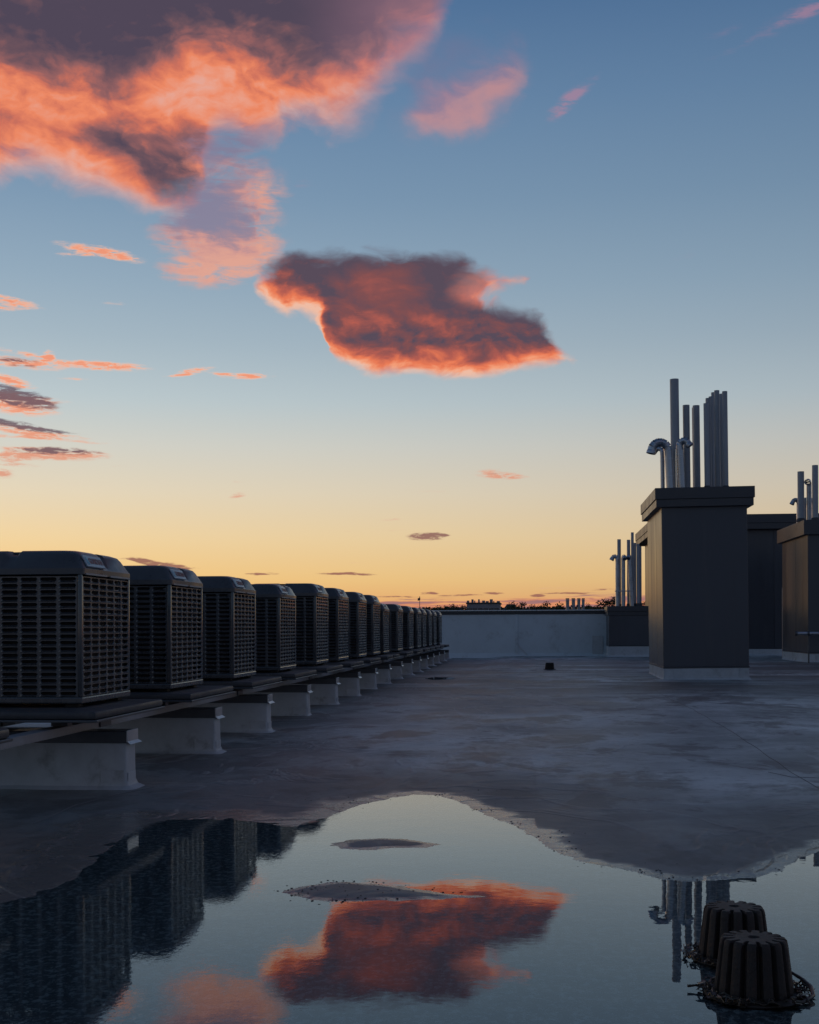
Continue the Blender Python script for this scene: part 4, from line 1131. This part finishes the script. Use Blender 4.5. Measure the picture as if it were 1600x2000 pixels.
tag(link(bpy.data.objects.new('distant_woods', me)), 'low dark band of far treetops along the horizon behind the parapet', 'woods', kind='stuff')

def far_building(name, x0, x1, py_top, zc, dep, lab, mt, flat=True, wins=(6, 4), chim=True):
    a, b = at(x0, zc, h=0), at(x1, zc, h=0); Ht = EYE-(py_top-HOR)/F*zc-GZ; w = b.x-a.x
    o = empty(name, (a.x, a.y, GZ)); tag(o, lab, 'building')
    hb = Ht if flat else Ht-2.2
    bm = bmesh.new(); box(bm, 0, w, 0, dep, 0, hb); mesh_obj('wall', bm, mt, o)
    if flat:
        bm = bmesh.new(); box(bm, -.2, w+.2, -.2, dep+.2, hb+.01, hb+.35); rf = mesh_obj('roof', bm, M_farroof, o)
        rn = random.Random(3)
        for k in range(9 if chim else 0):
            xx = w*(.0+.115*k)+rn.uniform(-.1, .2)
            bm = bmesh.new(); box(bm, xx, xx+rn.uniform(.25, .8), 1, 2.2, hb+.36, hb+.36+rn.choice((.35, .5, .8))); mesh_obj('chimney', bm, mt, rf)
    else:
        bm = bmesh.new(); v = [bm.verts.new(p) for p in ((-.3, -.3, hb), (w+.3, -.3, hb), (w+.3, dep+.3, hb), (-.3, dep+.3, hb), (w*.28, dep/2, Ht), (w*.72, dep/2, Ht))]
        for f_ in ((0, 1, 5, 4), (1, 2, 5), (2, 3, 4, 5), (3, 0, 4), (0, 3, 2, 1)): bm.faces.new([v[i] for i in f_])
        mesh_obj('roof', bm, M_farroof, o)
    for i in range(wins[0]):
        for j in range(wins[1]):
            xx, zz = w*(i+.5)/wins[0], hb-2.6-3.0*j
            if zz < 1: continue
            bm = bmesh.new(); box(bm, xx-.55, xx+.55, -.05, .05, zz, zz+1.5, .0); wd = mesh_obj('window', bm, M_farroof, o)
            bm = bmesh.new(); box(bm, xx-.47, xx+.47, -.07, -.051, zz+.08, zz+1.42); mesh_obj('pane', bm, M_glass, wd)
    return o
far_building('apartment_block', 912, 976, 1180, 320, 14, 'wide flat roofed block with chimneys on the skyline', M_far2)
far_building('house', 980, 1014, 1180, 300, 10, 'gable roofed house on the skyline beside the flat roofed block', M_far, False, (3, 2))
far_building('house', 862, 912, 1186, 330, 10, 'low dark house mostly behind trees at the condenser row end', M_far, False, (4, 2))
nb = far_building('neighbour_building', 1040, 1330, 1208, 75, 20, 'long low building just beyond the parapet carrying white stacks', M_far, True, (8, 3), False)

# four white stacks on the neighbour's roof
zs = 78.0
for k, (px, w, lab) in enumerate(((1109.5, 6.5, 'leftmost of the four pale stacks on the far roof'), (1120.5, 6.5, 'second pale stack from the left on the far roof'), (1130.5, 6.0, 'third pale stack from the left on the far roof'), (1138.5, 5.5, 'rightmost of the four pale stacks on the far roof'))):
    b0 = at(px, zs, 1206); t0 = at(px+(-.8, -.2, .4, 1.2)[k], zs, 1172); r = w/2/F*zs
    s_ = empty('exhaust_stack', tuple(b0)); tag(s_, lab, 'stack', 'pale stacks beyond the parapet')
    bm = bmesh.new(); tube(bm, [(0, 0, -.3), (t0.x-b0.x, 0, t0.z-b0.z)], r, 16, rs=[r*.92, r*1.08]); mesh_obj('shaft', bm, M_white, s_, smooth=True)
    bm = bmesh.new(); tube(bm, [(t0.x-b0.x, 0, t0.z-b0.z+.01), (t0.x-b0.x, 0, t0.z-b0.z+.07)], r*1.12, 16); mesh_obj('rim', bm, M_cap, s_)
    if k < 3:
        for zz in (.25, .55):
            bm = bmesh.new(); tube(bm, [(r, 0, zz), (r+.12, -.05, zz+.06), (r+.10, -.1, zz+.16)], .035, 7); mesh_obj('bracket', bm, M_cap, s_)
# flagpole
fp = at(820, 210, h=0); fz = EYE-(1167-HOR)/F*210
f0 = empty('flagpole', (fp.x, fp.y, GZ)); tag(f0, 'thin flagpole with small dark flag above the far condensers', 'flagpole')
bm = bmesh.new(); tube(bm, [(0, 0, 0), (0, 0, fz-GZ)], .05, 8, rs=[.12, .045]); mesh_obj('pole', bm, M_cap, f0)
bm = bmesh.new(); tube(bm, [(0, 0, fz-GZ), (0, 0, fz-GZ+.15)], .08, 8); mesh_obj('finial', bm, M_cap, f0)
bm = bmesh.new(); n = 6; q = [[bm.verts.new((-.42*i/n+(.1), .05*math.sin(i), fz-GZ-.03-.42*j-.10*i/n)) for i in range(n+1)] for j in range(2)]
for i in range(n): bm.faces.new((q[0][i], q[0][i+1], q[1][i+1], q[1][i]))
mesh_obj('flag', bm, M_flag, f0)
print('done', len(bpy.data.objects))
